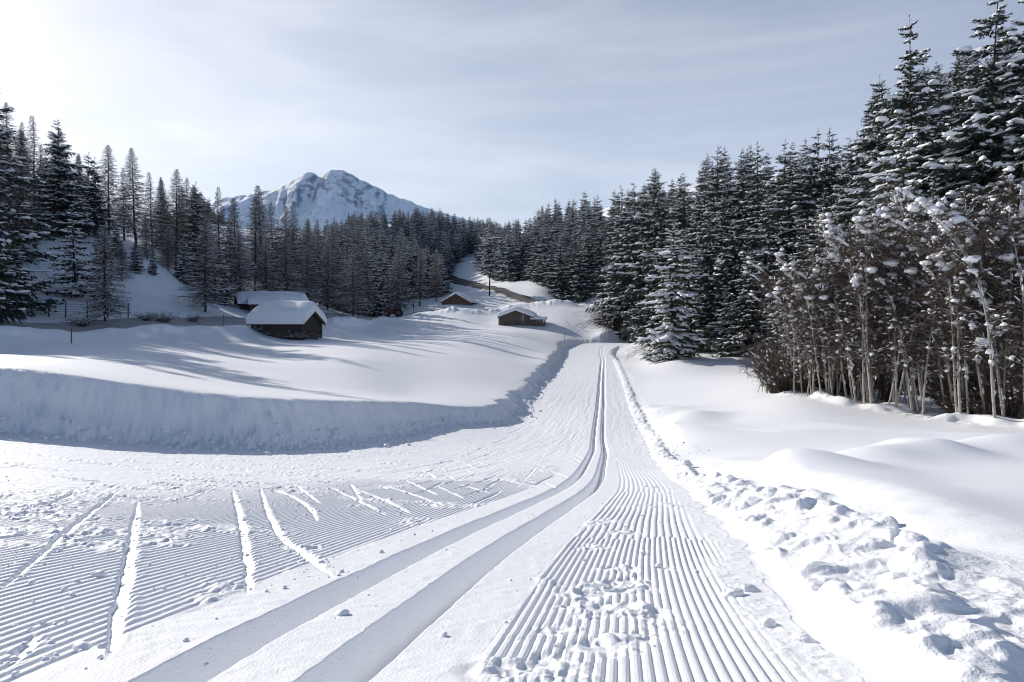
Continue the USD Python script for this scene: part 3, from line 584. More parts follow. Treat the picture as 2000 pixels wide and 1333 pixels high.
for x, Y, yt, k in [(20, 82, 200, 2), (45, 70, 252, 0), (160, 86, 300, 2), (216, 84, 283, 0), (246, 86, 330, 2), (268, 82, 289, 0), (300, 88, 336, 2), (345, 84, 331, 0), (364, 92, 346, 2), (408, 90, 396, 0), (430, 92, 366, 2), (464, 92, 388, 0), (500, 96, 377, 2),
                    (516, 98, 364, 0), (537, 100, 396, 2), (556, 100, 402, 0), (575, 104, 394, 2), (602, 106, 428, 0), (625, 108, 430, 2), (650, 112, 440, 0), (674, 114, 446, 2), (700, 120, 468, 0), (722, 120, 482, 2), (690, 105, 490, 1), (820, 156, 482, 0), (852, 164, 500, 0), (640, 104, 470, 1),
                    (290, 78, 420, 1), (330, 80, 440, 1), (240, 68, 470, 1), (470, 86, 450, 1), (520, 90, 460, 1), (560, 94, 470, 1), (600, 98, 480, 1), (100, 80, 330, 0), (130, 88, 320, 0), (10, 66, 300, 1)]:
    stand(x, Y, yt, LARCH[k], 'larch_tree', LL, 'tree', LG, rng.uniform(.8, 1.1))
for x, Y, yt in [(95, 84, 290), (175, 90, 340), (325, 94, 370), (450, 100, 420), (230, 74, 430), (265, 72, 470), (545, 106, 430), (580, 110, 450), (660, 118, 470), (360, 80, 460), (730, 130, 500), (700, 128, 510), (760, 150, 520), (50, 72, 380), (25, 64, 400), (200, 70, 440), (300, 74, 480), (430, 82, 480), (640, 116, 500), (680, 112, 530)]:
    stand(x, Y, yt, MID[rng.integers(0, 5)], 'spruce_tree', LS, 'tree', LG, rng.uniform(.8, 1.1))
for k in range(46):
    Y = rng.uniform(64, 118); x = rng.uniform(-160, 360); X = (x - 1000) / FPX * Y
    hh = rng.uniform(9, 13) if x > 60 else rng.uniform(11, 16)
    if any((X - p) ** 2 + (Y - q) ** 2 < 9 for p, q in planted) or not clears(x, Y, bare(X, Y), hh, 8): continue
    stand(x, Y, 0, (LARCH + MID[:1])[rng.integers(0, 4)], 'larch_tree', LL, 'tree', LG, rng.uniform(.8, 1.1), H=hh)
for k in range(44):                                         # on past the left picture edge, where they shade the meadow
    Y = rng.uniform(42, 92); x = 1000 - FPX * math.tan(math.radians(rng.uniform(37.5, 54)))
    stand(x, Y, 0, (LARCH + MID)[rng.integers(0, 8)], 'larch_tree', LL, 'tree', LG, H=rng.uniform(10, 14.5))

def fill(n, xr, fr, bk, hr, protos, name, label, group, gap=3.2, reject=None, pts=[]):
    k = 0
    for _ in range(n * 40):
        if k >= n: break
        x = rng.uniform(*xr); a, b = np.interp(x, *fr), np.interp(x, *bk); Y = a + (b - a) * rng.random() ** .85
        X = (x - 1000) / FPX * Y; hh = rng.uniform(*hr)
        if not clears(x, Y, bare(X, Y), hh * .94, 4): continue
        if any((X - p) ** 2 + (Y - q) ** 2 < gap ** 2 for p, q in planted[-700:]) or (reject and reject(x, Y)): continue
        stand(x, Y, 0, protos[rng.integers(0, len(protos))], name, label, 'tree', group, rng.uniform(.8, 1.15), H=hh); k += 1
def road_gap(x, Y):
    z = bare((x - 1000) / FPX * Y, Y); y = 630 - FPX * z / Y
    return (862 < x < 990 and y > np.interp(x, [862, 900, 930, 960, 990], [560, 505, 492, 540, 575])) or (980 < x < 1090 and y > np.interp(x, [980, 1040, 1090], [552, 560, 585]))
fill(80, (560, 985), ([560, 620, 700, 800, 870, 985], [125, 135, 150, 170, 190, 235]), ([560, 700, 985], [160, 215, 290]), (10, 14), MID, 'spruce_tree', 'far dark conifer of the dense forest on the hill below the mountain', 'conifers on the middle hill', 4.2, road_gap)
fill(120, (955, 1420), ([955, 1050, 1100, 1200, 1240, 1300, 1420], [225, 190, 167, 152, 122, 98, 80]), ([955, 1100, 1300, 1420], [290, 220, 150, 135]), (12, 17), MID, 'spruce_tree', 'snow-streaked spruce in the forest rising right of the uphill road', 'spruces on the right hillside', 3.4, road_gap)
fill(34, (1400, 2150), ([1400, 1550, 1650, 1750, 2150], [82, 66, 58, 50, 46]), ([1400, 1700, 2150], [150, 110, 100]), (12, 17), MID, 'spruce_tree', 'snow-streaked spruce of the dense wood behind the birch thicket', 'spruces behind the birch thicket', 3.2)
def far_forest():
    """the wooded hills behind: more trees than one could tell apart"""
    pi = UsdGeom.PointInstancer.Define(stage, '/World/far_forest'); keys(pi.GetPrim(), 'far dense conifer forest covering the hills in one dark mass', 'forest', None, 'stuff')
    for k, (root, h) in enumerate(MID + LARCH[:1]):
        x = UsdGeom.Xform.Define(stage, f'/World/far_forest/tree_{k + 1:03d}'); x.GetPrim().GetReferences().AddInternalReference(root); pi.CreatePrototypesRel().AddTarget(x.GetPath())
    n = 5200; x = np.r_[rng.uniform(380, 990, n), rng.uniform(950, 2300, n)]; u = rng.random(2 * n) ** .8
    lo = np.where(np.arange(2 * n) < n, np.interp(x, [380, 560, 700, 870, 990], [125, 135, 158, 176, 240]), np.interp(x, [950, 1050, 1100, 1240, 1300, 1420, 1550, 1700, 2300], [230, 196, 178, 135, 112, 94, 86, 76, 70]))
    hi = np.where(np.arange(2 * n) < n, 365, np.interp(x, [950, 1100, 1300, 1500, 2300], [330, 280, 200, 170, 130]))
    Y = lo + (hi - lo) * u; X = (x - 1000) / FPX * Y; Z = terrain(X, Y)[0]; y = 630 - FPX * Z / Y
    bad = ((x > 862) & (x < 990) & (y > np.interp(x, [862, 900, 930, 960, 990], [560, 505, 492, 540, 575]))) | ((x > 980) & (x < 1090) & (y > np.interp(x, [980, 1040, 1090], [552, 560, 585])))
    tree = cKDTree(np.array(planted)); keep = []; own = {}
    for i in np.nonzero(~bad)[0]:
        gap = 3.3; c = (int(X[i] // gap), int(Y[i] // gap))
        if tree.query((X[i], Y[i]))[0] < 3.0 or any((X[i] - a) ** 2 + (Y[i] - b) ** 2 < gap * gap for dx in (-1, 0, 1) for dy in (-1, 0, 1) for a, b in own.get((c[0] + dx, c[1] + dy), ())): continue
        own.setdefault(c, []).append((X[i], Y[i])); keep.append(i)
    keep = np.array(keep); m = len(keep); H = np.where(keep < n, rng.uniform(9, 14, m), rng.uniform(11, 16.5, m)); ok = clears(x[keep], Y[keep], Z[keep], H, rng.uniform(-4, 9, m)); keep, H = keep[ok], H[ok]; m = len(keep); w = rng.uniform(.8, 1.15, m); kind = rng.choice(6, m, p=[.22, .22, .21, .2, .12, .03])
    hp = np.array([h for _, h in MID + LARCH[:1]])[kind]; sc = H / hp; a = rng.uniform(0, np.pi, m)
    pi.CreateProtoIndicesAttr(Vt.IntArray.FromNumpy(kind.astype(np.int32))); pi.CreatePositionsAttr(Vt.Vec3fArray.FromNumpy(np.c_[X[keep], Y[keep], Z[keep] - .15].astype(np.float32)))
    pi.CreateScalesAttr(Vt.Vec3fArray.FromNumpy(np.c_[sc * w, sc * w, sc].astype(np.float32))); pi.CreateOrientationsAttr(Vt.QuathArray([Gf.Quath(float(math.cos(q)), 0, 0, float(math.sin(q))) for q in a]))
RG = 'spruce spires along the right skyline'
SK = sorted([(1400, 88, 283), (1440, 86, 300), (1480, 82, 278), (1526, 78, 271), (1560, 80, 300), (1592, 76, 252), (1622, 74, 247), (1656, 72, 272), (1370, 92, 330), (1336, 97, 338), (1300, 102, 345), (1270, 106, 326), (1240, 112, 360), (1210, 118, 366)])
NTH = 'first second third fourth fifth sixth seventh eighth ninth tenth eleventh twelfth thirteenth fourteenth fifteenth'.split()
for k, (x, Y, yt) in enumerate(SK):
    stand(x, Y, yt, MID[rng.integers(0, 5)], 'spruce_tree', f'pointed spruce on the skyline left of the tall spruces, {NTH[k]} spire from the left', 'tree', RG, .95)
FG = 'spruces along the front edge of the right wood'
FR = sorted([(1432, 70, 400, MID[2]), (1500, 66, 370, MID[1]), (1465, 64, 470, MID[2]), (1560, 60, 410, MID[1]), (1390, 76, 400, MID[2]), (1600, 58, 380, GREEN[0]), (1350, 72, 440, GREEN[0]), (1285, 86, 470, MID[2]), (1640, 52, 400, GREEN[0]), (1520, 62, 520, GREEN[0]), (1262, 106, 480, MID[2]), (1420, 68, 560, GREEN[1])], key=lambda q: q[0])
for k, (x, Y, yt, p) in enumerate(FR):
    stand(x, Y, yt, p, 'spruce_tree', f'full snowy spruce at the front edge of the right wood, {NTH[k]} from the left', 'tree', FG, 1.0)
stand(1310, 63, 428, GREEN[1], 'spruce_tree', 'single green snow-clumped spruce standing forward beside the trail bend', 'tree', width=.95)
stand(1785, 43, 33, TALL[0], 'spruce_tree', 'tall snow-laden spruce whose pointed top stands clear against the sky', 'tree', width=.78)
stand(1742, 46, 92, TALL[1], 'spruce_tree', 'tall spruce leaning on the left flank of the pointed one', 'tree', width=.7)
stand(1712, 49, 150, TALL[0], 'spruce_tree', 'lowest of the tall right spruces, stepping down to the skyline', 'tree', width=.75)
stand(1905, 40, -45, TALL[0], 'spruce_tree', 'tallest spruce, its top cut by the upper picture edge', 'tree', width=.85)
stand(1990, 38, -10, TALL[1], 'spruce_tree', 'tall spruce at the right picture edge behind the birches', 'tree', width=.85)
stand(1765, 37, 232, GREEN[1], 'spruce_tree', 'bowed snow-heavy spruce in front of the tall pointed one', 'tree', width=.9)
DG = 'dark spruces between the tall spruces and the birches'
for x, Y, yt in [(1850, 46, 190), (1950, 47, 120), (1665, 50, 310), (1690, 42, 380), (1830, 38, 340), (1900, 36, 400), (1980, 34, 380), (2060, 38, 0), (2120, 44, 20), (2090, 33, 200), (1720, 40, 420), (1870, 35, 480), (1950, 33, 500), (1620, 44, 470), (1770, 34, 520)]:
    stand(x, Y, yt, [MID[1], GREEN[0], MID[3]][rng.integers(0, 3)], 'spruce_tree', 'dark spruce half hidden behind the birch stems', 'tree', DG, .95)

# ---- birch thicket on the right
BG = 'birch stems of the right thicket'
front = lambda x: np.interp(x, [1530, 1600, 1700, 1800, 1900, 2000, 2100], [29, 27.5, 25, 23.5, 21.5, 20.5, 20])
for k in range(74):
    x = rng.uniform(1545, 2090); Y = front(x) + abs(rng.normal(0, 2.2)) + .1; p = BIRCH[rng.integers(0, 5)]
    stand(x, Y, 0, p, 'birch_tree', 'slim pale birch with snow clumps in the thicket at right', 'tree', BG, H=rng.uniform(5.0, 8.5) * np.interp(x, [1540, 1700], [.7, 1]), rz=rng.uniform(2.2, 4.1))
stand(1965, 22, 0, SNOWY_BIRCH, 'birch_tree', 'snow-plastered birch leaning left and arching at its top, thickest white stem', 'tree', H=8.2, rz=2.9)
stand(1870, 24, 0, BIRCH[2], 'birch_tree', 'bent birch with heavy snow pillows along its upper stem', 'tree', H=7.6, rz=3.0)
for k in range(26):
    x = rng.uniform(1490, 2080); Y = front(x) + rng.uniform(1.2, 7)
    stand(x, Y, 0, BUSH[int(rng.random() < .7)], 'twig_bush', 'tangled brown twig bush between the birch stems', 'bush', 'undergrowth of the birch thicket', H=rng.uniform(.9, 3.2))
for x, Y, H in [(1530, 34, 1.6), (1555, 32, 1.3), (1585, 33, 2.2), (1515, 39, 1.9), (1620, 32, 2.2)]:
    stand(x, Y, 0, FIRBUSH, 'green_bush', 'dark green needle bush at the left foot of the birch thicket', 'bush', 'needle bushes at the thicket edge', H=H)
stand(1206, 113, 0, WEEPING, 'weeping_bush', 'pale weeping bush bowed down by snow at the far trail bend', 'bush', H=7.0, width=1.0)
stand(1282, 72, 0, WEEPING, 'weeping_bush', 'snow-bowed bush left of the single green spruce', 'bush', H=3.2)
for x, Y, H, lab in [(160, 50, 1.3, 'scrubby grey bush by the left road under the snowy young spruce'), (285, 57, 1.2, 'snow-covered sapling left of the pair by the left road'), (320, 58, 1.4, 'dark leafy sapling with snow by the left road'), (378, 62, 1.0, 'low twig bush at the foot of the broad larch')]:
    stand(x, Y, 0, BUSH[2] if 'snow' in lab else BUSH[0], 'roadside_bush', lab, 'bush', H=H)

far_forest()

# ---------------------------------------------------------------- road
def ribbon(name, pts, width, mat, lift, **kw):
    P = np.array(pts); t = np.r_[0, np.cumsum(np.hypot(*np.diff(P, axis=0).T))]; u = np.linspace(0, t[-1], int(t[-1] / 1.2) + 2)
    c = np.c_[PchipInterpolator(t, P[:, 0])(u), PchipInterpolator(t, P[:, 1])(u)]; d = np.gradient(c, axis=0); d /= np.linalg.norm(d, axis=1)[:, None]
    nrm = np.c_[d[:, 1], -d[:, 0]]; o = np.r_[-.5, -.46, np.linspace(-.4, .4, 7), .46, .5] * width
    X = c[:, None, 0] + nrm[:, None, 0] * o * (1 + .12 * np.sin(u * .37))[:, None]; Y = c[:, None, 1] + nrm[:, None, 1] * o
    Z = terrain(X.ravel(), Y.ravel())[0].reshape(X.shape) + lift - .04 * np.exp(-((np.abs(o) / width - .2) / .08) ** 2) - np.where(np.abs(o) > width * .49, lift + .25, 0)
    n, k = X.shape; i = (np.arange(n - 1)[:, None] * k + np.arange(k - 1)).ravel()
    return obj(name, (np.c_[X.ravel(), Y.ravel(), Z.ravel()], np.vstack([np.c_[i, i + 1, i + k + 1], np.c_[i, i + k + 1, i + k]])), mat, smooth=True, **kw)
xy = lambda rows: [at(*r)[:2] for r in rows]
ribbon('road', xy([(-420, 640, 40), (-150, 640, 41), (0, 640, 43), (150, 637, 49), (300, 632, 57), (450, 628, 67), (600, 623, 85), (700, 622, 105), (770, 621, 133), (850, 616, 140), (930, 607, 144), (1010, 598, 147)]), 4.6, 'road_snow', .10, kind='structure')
ribbon('uphill_road', xy([(1000, 599, 146.5), (1030, 592, 149), (1042, 588, 153), (1025, 583, 161), (985, 573, 176), (955, 565, 196), (930, 559, 220), (885, 549, 258), (850, 545, 275)]), 3.6, 'asphalt', .22, kind='structure')

# ---------------------------------------------------------------- mountain
def build_mountain():
    sk = np.array([(250, 450), (330, 425), (400, 402), (440, 388), (480, 382), (530, 372), (555, 361), (580, 348), (600, 339), (612, 338), (626, 347), (640, 337), (652, 331), (668, 333), (684, 339), (706, 351), (740, 368), (780, 386), (812, 398), (850, 412), (950, 440), (1100, 470)])
    Y0 = 4800.0; cx = (sk[:, 0] - 1000) / FPX * Y0; czz = np.array([at(x, y, Y0)[2] for x, y in sk])
    crest = PchipInterpolator(cx, czz)
    a = np.linspace(cx[0], cx[-1], 300); b = np.r_[np.linspace(-1250, 60, 150), np.linspace(90, 1500, 30)]
    X, B = np.meshgrid(a, b, indexing='ij'); shift = 260 * nz(X, B * 0, 900, 61)
    P = lambda s: np.stack([X / s + B / s * .15, (B + shift) / s * .45, np.zeros(X.shape)], -1)
    h = crest(X) * np.clip(1 - np.abs(B) / np.where(B < 0, 1250, 1700), 0, 1) ** 1.12
    away = np.clip(np.abs(B) / 250, 0, 1)
    ridg = 1 - np.abs(meshkit.noise(P(420), 62) - .5) * 2; ridg2 = 1 - np.abs(meshkit.noise(P(170), 63) - .5) * 2; ridg3 = 1 - np.abs(meshkit.noise(P(62), 64) - .5) * 2
    h = h + away * ((ridg - .6) * 170 + (ridg2 - .55) * 70) + (ridg3 - .55) * 26 * (.35 + away) + (meshkit.fbm(P(28), 3, 65) - .5) * 16
    n, k = X.shape; i = (np.arange(n - 1)[:, None] * k + np.arange(k - 1)).ravel()
    m = M['mountain'] = usdkit.material(stage, '/World/Looks/mountain', {
        'g': ('geometry', {}), 's': ('separate_xyz', {}), 'n': ('noise_texture', {'scale': .022, 'detail': 9.0, 'roughness': .8}), 'n2': ('noise_texture', {'scale': .004, 'detail': 3.0}),
        'ht': ('separate_xyz', {}), 'hm': ('map_range', {'from_min': 620.0, 'from_max': 950.0, 'to_min': -.10, 'to_max': .08, 'clamp': True}),
        'a': ('math', {'math_type': 'multiply_add', 'value2': 1.1, 'value3': .10}), 'c': ('math', {'math_type': 'add'}), 'c2': ('math', {'math_type': 'subtract'}),
        'r': ('map_range', {'from_min': -.02, 'from_max': .10, 'clamp': True}),
        'm': ('mix_color', {'blend_type': 'mix', 'a': SNOW, 'b': (.16, .17, .20)}), 'p': ('principled_bsdf', {'roughness': .8})},
        [('g.normal', 's.vector'), ('g.position', 'n.vector'), ('g.position', 'n2.vector'), ('g.position', 'ht.vector'), ('ht.z', 'hm.value'), ('n.fac', 'a.value1'), ('a.value', 'c.value1'), ('hm.result', 'c.value2'), ('c.value', 'c2.value1'), ('s.z', 'c2.value2'),
         ('c2.value', 'r.value'), ('r.result', 'm.fac'), ('m.result', 'p.base_color')], surface='p.BSDF')
    obj('mountain', (np.c_[X.ravel(), (B + Y0).ravel(), h.ravel()], np.vstack([np.c_[i, i + k, i + k + 1], np.c_[i, i + k + 1, i + 1]])), 'mountain', smooth=True, kind='structure')
build_mountain()

# ---------------------------------------------------------------- timber barns
def snow_cap(L, Wd, zr, rise, th, seed, over=.12, edge=5):
    u, v = np.linspace(-1, 1, 33), np.linspace(-1, 1, 29); U, V = np.meshgrid(u, v, indexing='ij')
    e = np.clip(1 - np.abs(U) ** edge, 0, 1) ** .45 * np.clip(1 - np.abs(V) ** edge, 0, 1) ** .45
    base = zr + rise * (1 - np.abs(V)); soft = zr + rise * (1 - np.sqrt(V ** 2 + .05) + .03)
    X, Y = U * (L / 2 + over * (.4 + e)), V * (Wd / 2 + over * (.4 + e))
    n = nz(X, Y, .9, seed) * .16 + nz(X, Y, .3, seed + 1) * .04
    top = np.maximum(soft, base - .05) + (th * (.42 + .58 * e) + n * e) * (.9 + .1 * e)
    sag = np.where(np.maximum(np.abs(U), np.abs(V)) > .999, .10, 0.0)
    bot = base - sag * .4 - .02
    A, Bv = np.c_[X.ravel(), Y.ravel(), top.ravel()], np.c_[X.ravel() * .985, Y.ravel() * .985, bot.ravel()]
    a, b = U.shape; i = (np.arange(a - 1)[:, None] * b + np.arange(b - 1)).ravel(); N = a * b
    F = [np.c_[i, i + b, i + b + 1], np.c_[i, i + b + 1, i + 1], np.c_[i, i + b + 1, i + b] + N, np.c_[i, i + 1, i + b + 1] + N]
    ring = np.r_[np.arange(0, b - 1), b - 1 + b * np.arange(a - 1), N - 1 - np.arange(b - 1), (a - 1 - np.arange(a - 1)) * b]; nx = np.roll(ring, -1)
    F += [np.c_[ring, nx, nx + N], np.c_[ring, nx + N, ring + N]]
    return np.vstack([A, Bv]), np.vstack(F)

def barn(name, label, loc, rz, L, Wd, wall, rise, th, seed, log_sides=True, gable='old_wood', side='old_wood', over=.35, bury=.5, group=None, cap_over=.15):
    t = thing(name, label, 'barn', loc, rz, group); rg = np.random.default_rng(seed)
    z0 = -bury; n = int(round((wall - z0) / .21)); step = (wall - z0) / n
    for s in (-1, 1):
        for k in range(n):                                  # squared logs, one above the other
            obj('log', box(L + .24 + rg.uniform(-.06, .06), .15, step - .008, (rg.uniform(-.03, .03), s * (Wd / 2 - .08 + rg.uniform(-.012, .012)), z0 + (k + .5) * step)), side, t)
    m = int(round((Wd - .34) / .19)); st = (Wd - .34) / m
    for s in (-1, 1):
        for k in range(m):                                  # upright boards up to the slope of the roof
            y = -(Wd - .34) / 2 + (k + .5) * st; za, zb = [wall + rise * (1 - abs(q) / (Wd / 2)) - .05 for q in (y - st / 2 + .01, y + st / 2 - .01)]
            x = s * (L / 2 - .06 + rg.uniform(0, .018)); d = .025; pts = []
            for xx in (x - d / 2, x + d / 2): pts += [(xx, y - st / 2 + .01, z0), (xx, y + st / 2 - .01, z0), (xx, y + st / 2 - .01, zb), (xx, y - st / 2 + .01, za)]
            obj('board', trimesh.Trimesh(np.array(pts), trimesh.convex.convex_hull(np.array(pts)).faces if False else np.array([(0, 1, 2), (0, 2, 3), (4, 6, 5), (4, 7, 6), (0, 4, 5), (0, 5, 1), (1, 5, 6), (1, 6, 2), (2, 6, 7), (2, 7, 3), (3, 7, 4), (3, 4, 0)]), process=False), gable, t)
        obj('post', box(.17, .17, wall - z0, (s * (L / 2 + .03), Wd / 2 + .07, (wall + z0) / 2)), gable, t); obj('post', box(.17, .17, wall - z0, (s * (L / 2 + .03), -Wd / 2 - .07, (wall + z0) / 2)), gable, t)
    half = Wd / 2 + over; sl = math.atan2(rise, Wd / 2); ln = half / math.cos(sl)
    for s in (-1, 1):
        b = trimesh.creation.box((L + 2 * over, ln, .06)); b.apply_translation((0, ln / 2, .03))
        b.apply_transform(trimesh.transformations.rotation_matrix(-sl, [1, 0, 0]))
        if s < 0: b.apply_transform(trimesh.transformations.rotation_matrix(math.pi, [0, 0, 1]))
        b.apply_translation((0, s * .004, wall + rise)); obj('roof_panel', b, side, t)
        for e in (-1, 1):
            v = trimesh.creation.box((.05, ln, .16)); v.apply_translation((e * (L / 2 + over - .03), ln / 2, -.085)); v.apply_transform(trimesh.transformations.rotation_matrix(-sl, [1, 0, 0]))
            if s < 0: v.apply_transform(trimesh.transformations.rotation_matrix(math.pi, [0, 0, 1]))
            v.apply_translation((0, 0, wall + rise)); obj('barge_board', v, gable, t)
    ov = rise * half / (Wd / 2)
    obj('roof_snow', snow_cap(L + 2 * over, 2 * half, wall + rise + .07 - ov, ov, th, seed, cap_over), 'roof_snow', t, smooth=50)
    return t
def on(x, y, Y, dz=0.0): p = at(x, y, Y); return (p[0], p[1], float(terrain(np.array([p[0]]), np.array([p[1]]))[0][0]) + dz)

# nearest barn in the meadow: long log side and right gable towards us
b1 = on(562, 655, 62); t1 = barn('hay_barn', 'dark log hay barn in the meadow under a thick rounded snow cap', b1, math.radians(-8), 4.5, 4.0, 1.3, 1.0, .92, 301, over=.36, cap_over=.24)
obj('red_board', box(.03, .16, .34, (2.29, 1.5, .7)), 'red_paint', t1); 
b2 = on(530, 616, 86); barn('hay_barn', 'dark barn at the wood edge, behind the meadow barn, with a long shaded snow roof', (b2[0], b2[1], b2[2] - .35), math.radians(28), 7.6, 4.2, 1.35, .95, .6, 302, over=.4)
b2b = on(507, 617, 82); barn('hay_barn', 'small gabled lean barn tucked against the dark barn at the wood edge', (b2b[0] + .5, b2b[1] + .2, b2b[2] - .1), math.radians(24), 3.2, 3.0, 1.25, .7, .3, 305, over=.3)
b3 = on(1011, 634, 114); t3 = barn('hay_barn', 'grey board barn standing alone in the snow left of the trail bend', b3, math.radians(82), 4.6, 5.4, 1.15, 1.0, .72, 303, gable='grey_wood', side='brown_wood', over=.3, cap_over=.2)
an = on(1050, 635, 113); t = thing('shed', 'low grey shed with a snow slab leaning on the right side of the lone barn', 'shed', (an[0] + .2, an[1] - .6, an[2]), math.radians(-8))
for k in range(12): obj('board', box(.155, .03, 1.4, (-1.0 + k * .165, -1.2 + .004 * (k % 2), .1)), 'grey_wood', t)
for s in (-1, 1): obj('side_wall', box(.05, 2.3, 1.4, (s * 1.08 - .09, 0, .1)), 'grey_wood', t)
obj('roof_panel', box(2.5, 2.8, .06, (-.05, 0, .84)), 'grey_wood', t); obj('roof_snow', snow_cap(2.5, 2.8, .86, .08, .42, 304, .06, 8), 'roof_snow', t, smooth=50)
b4 = on(897, 596, 156); barn('hay_barn', 'brown-gabled barn sunk deep in snow below the uphill road', (b4[0], b4[1], b4[2] - .7), math.radians(78), 5.0, 6.4, 1.0, 1.75, .45, 306, gable='brown_wood', side='brown_wood', over=.5)
for dx, H in ((-1.9, .9), (-1.1, .7), (.3, .8), (1.2, 1.1), (2.0, 1.0)):
    q = np.array([b1[0] + dx, b1[1] - 2.25 + .14 * -dx]); plant('brush_heap', BUSH[2], ('snow-covered brush against the log wall of the meadow barn'), 'brush', (q[0], q[1], ground(*q) - .1), H, dx * 5, 'brush against the meadow barn')
q = (b1[0] + 2.75, b1[1] - .9); plant('brush_heap', BUSH[2], 'snow-covered brush under the right gable of the meadow barn', 'brush', (q[0], q[1], ground(*q) - .1), .8, 1.0)

# ---------------------------------------------------------------- tractor on the road
def cyl(r, w, loc, axis='y', n=22):
    c = trimesh.creation.cylinder(radius=r, height=w, sections=n); c.apply_transform(trimesh.transformations.rotation_matrix(math.pi / 2, [1, 0, 0] if axis == 'y' else [0, 1, 0])); c.apply_translation(loc); return c
tp = on(771, 620, 132); tr = thing('tractor', 'red-brown tractor with a dark glazed cab, seen side-on on the snowy road', 'tractor', (tp[0], tp[1], tp[2] + .12), math.radians(186))
hood = trimesh.convex.convex_hull(np.array([(x, y, z) for x, hw, zt, zb in ((.1, .42, 1.55, .8), (1.9, .34, 1.38, .75), (2.05, .28, 1.2, .8)) for y in (-hw, hw) for z in (zt, zb)])); obj('hood', hood, 'tractor_red', tr)
obj('chassis', box(3.2, .5, .4, (.3, 0, .72)), 'black_metal', tr)
cab = trimesh.convex.convex_hull(np.array([(x, y, z) for x, hw, z in ((-1.15, .62, 1.1), (.2, .62, 1.1), (-1.1, .66, 2.3), (.0, .66, 2.35)) for y in (-hw, hw)])); obj('cab_glass', cab, 'glass', tr)
for x, x2 in ((-1.16, -1.11), (.21, .01), (-.45, -.48)):
    for s in (-1, 1):
        mb = MB(); tube(mb, [(x, s * .65, 1.1), (x2, s * .69, 2.34)], [.045, .045], 6); obj('cab_pillar', mb.get(), 'black_metal', tr)
obj('cab_roof', trimesh.convex.convex_hull(np.array([(x, y, z) for x, hw, z in ((-1.25, .72, 2.34), (.15, .72, 2.38), (-1.1, .6, 2.5), (.0, .6, 2.53)) for y in (-hw, hw)])), 'black_metal', tr)
for s in (-1, 1):
    w = obj('rear_wheel', cyl(.78, .42, (-.75, s * .82, .78)), 'rubber', tr); obj('rim', cyl(.42, .44, (-.75, s * .82, .78)), 'tractor_red', w)
    w = obj('front_wheel', cyl(.5, .32, (1.35, s * .78, .5)), 'rubber', tr); obj('rim', cyl(.27, .34, (1.35, s * .78, .5)), 'tractor_red', w)
    mb = MB(); aa = np.linspace(.35, 2.6, 10); v = [(-.75 + .92 * math.cos(a), s * .82 + o, .78 + .92 * math.sin(a)) for a in aa for o in (-.26, .26)]
    i = np.arange(9) * 2; mb.add(v, np.vstack([np.c_[i, i + 1, i + 3], np.c_[i, i + 3, i + 2]])); obj('mudguard', mb.get(), 'tractor_red', tr)
obj('exhaust', cyl(.05, .9, (.75, .3, 1.9), 'z' if False else 'y', 10).apply_transform(trimesh.transformations.rotation_matrix(math.pi / 2, [1, 0, 0], (.75, .3, 1.9))), 'black_metal', tr)
blade = MB(); aa = np.linspace(-.9, .9, 8); v = [(2.75 + .35 * math.cos(a), y, .55 + .45 * math.sin(a)) for a in aa for y in (-1.25, 1.25)]; i = np.arange(7) * 2
blade.add(v, np.vstack([np.c_[i, i + 1, i + 3], np.c_[i, i + 3, i + 2]])); obj('plough_blade', blade.get(), 'tractor_red', tr); obj('plough_arm', box(.9, .8, .12, (2.4, 0, .55)), 'black_metal', tr)

# snow-capped timber frames behind the tractor
for x, Y, lab, tl in ((800, 152, 'snow-topped timber rack just right of the tractor', 0), (782, 154, 'low snow-topped timber table behind the tractor cab', 0), (811, 158, 'snow-topped timber table with a slanted side right of the tractor', 0)):
    p = on(x, 601, Y); t = thing('timber_rack', lab, 'rack', p, rng.uniform(-.3, .3))
    for sx in (-1, 1):
        for sy in (-1, 1): obj('leg', box(.12, .12, .9, (sx * .9, sy * .4, .4)), 'old_wood', t)
    for k in range(4): obj('plank', box(2.2, .24, .06, (0, -.42 + k * .28, .88)), 'old_wood', t)
    obj('snow_cap', snow_cap(2.2, 1.1, .92, .05, .38, 310 + int(x), .05, 6), 'roof_snow', t, smooth=50)

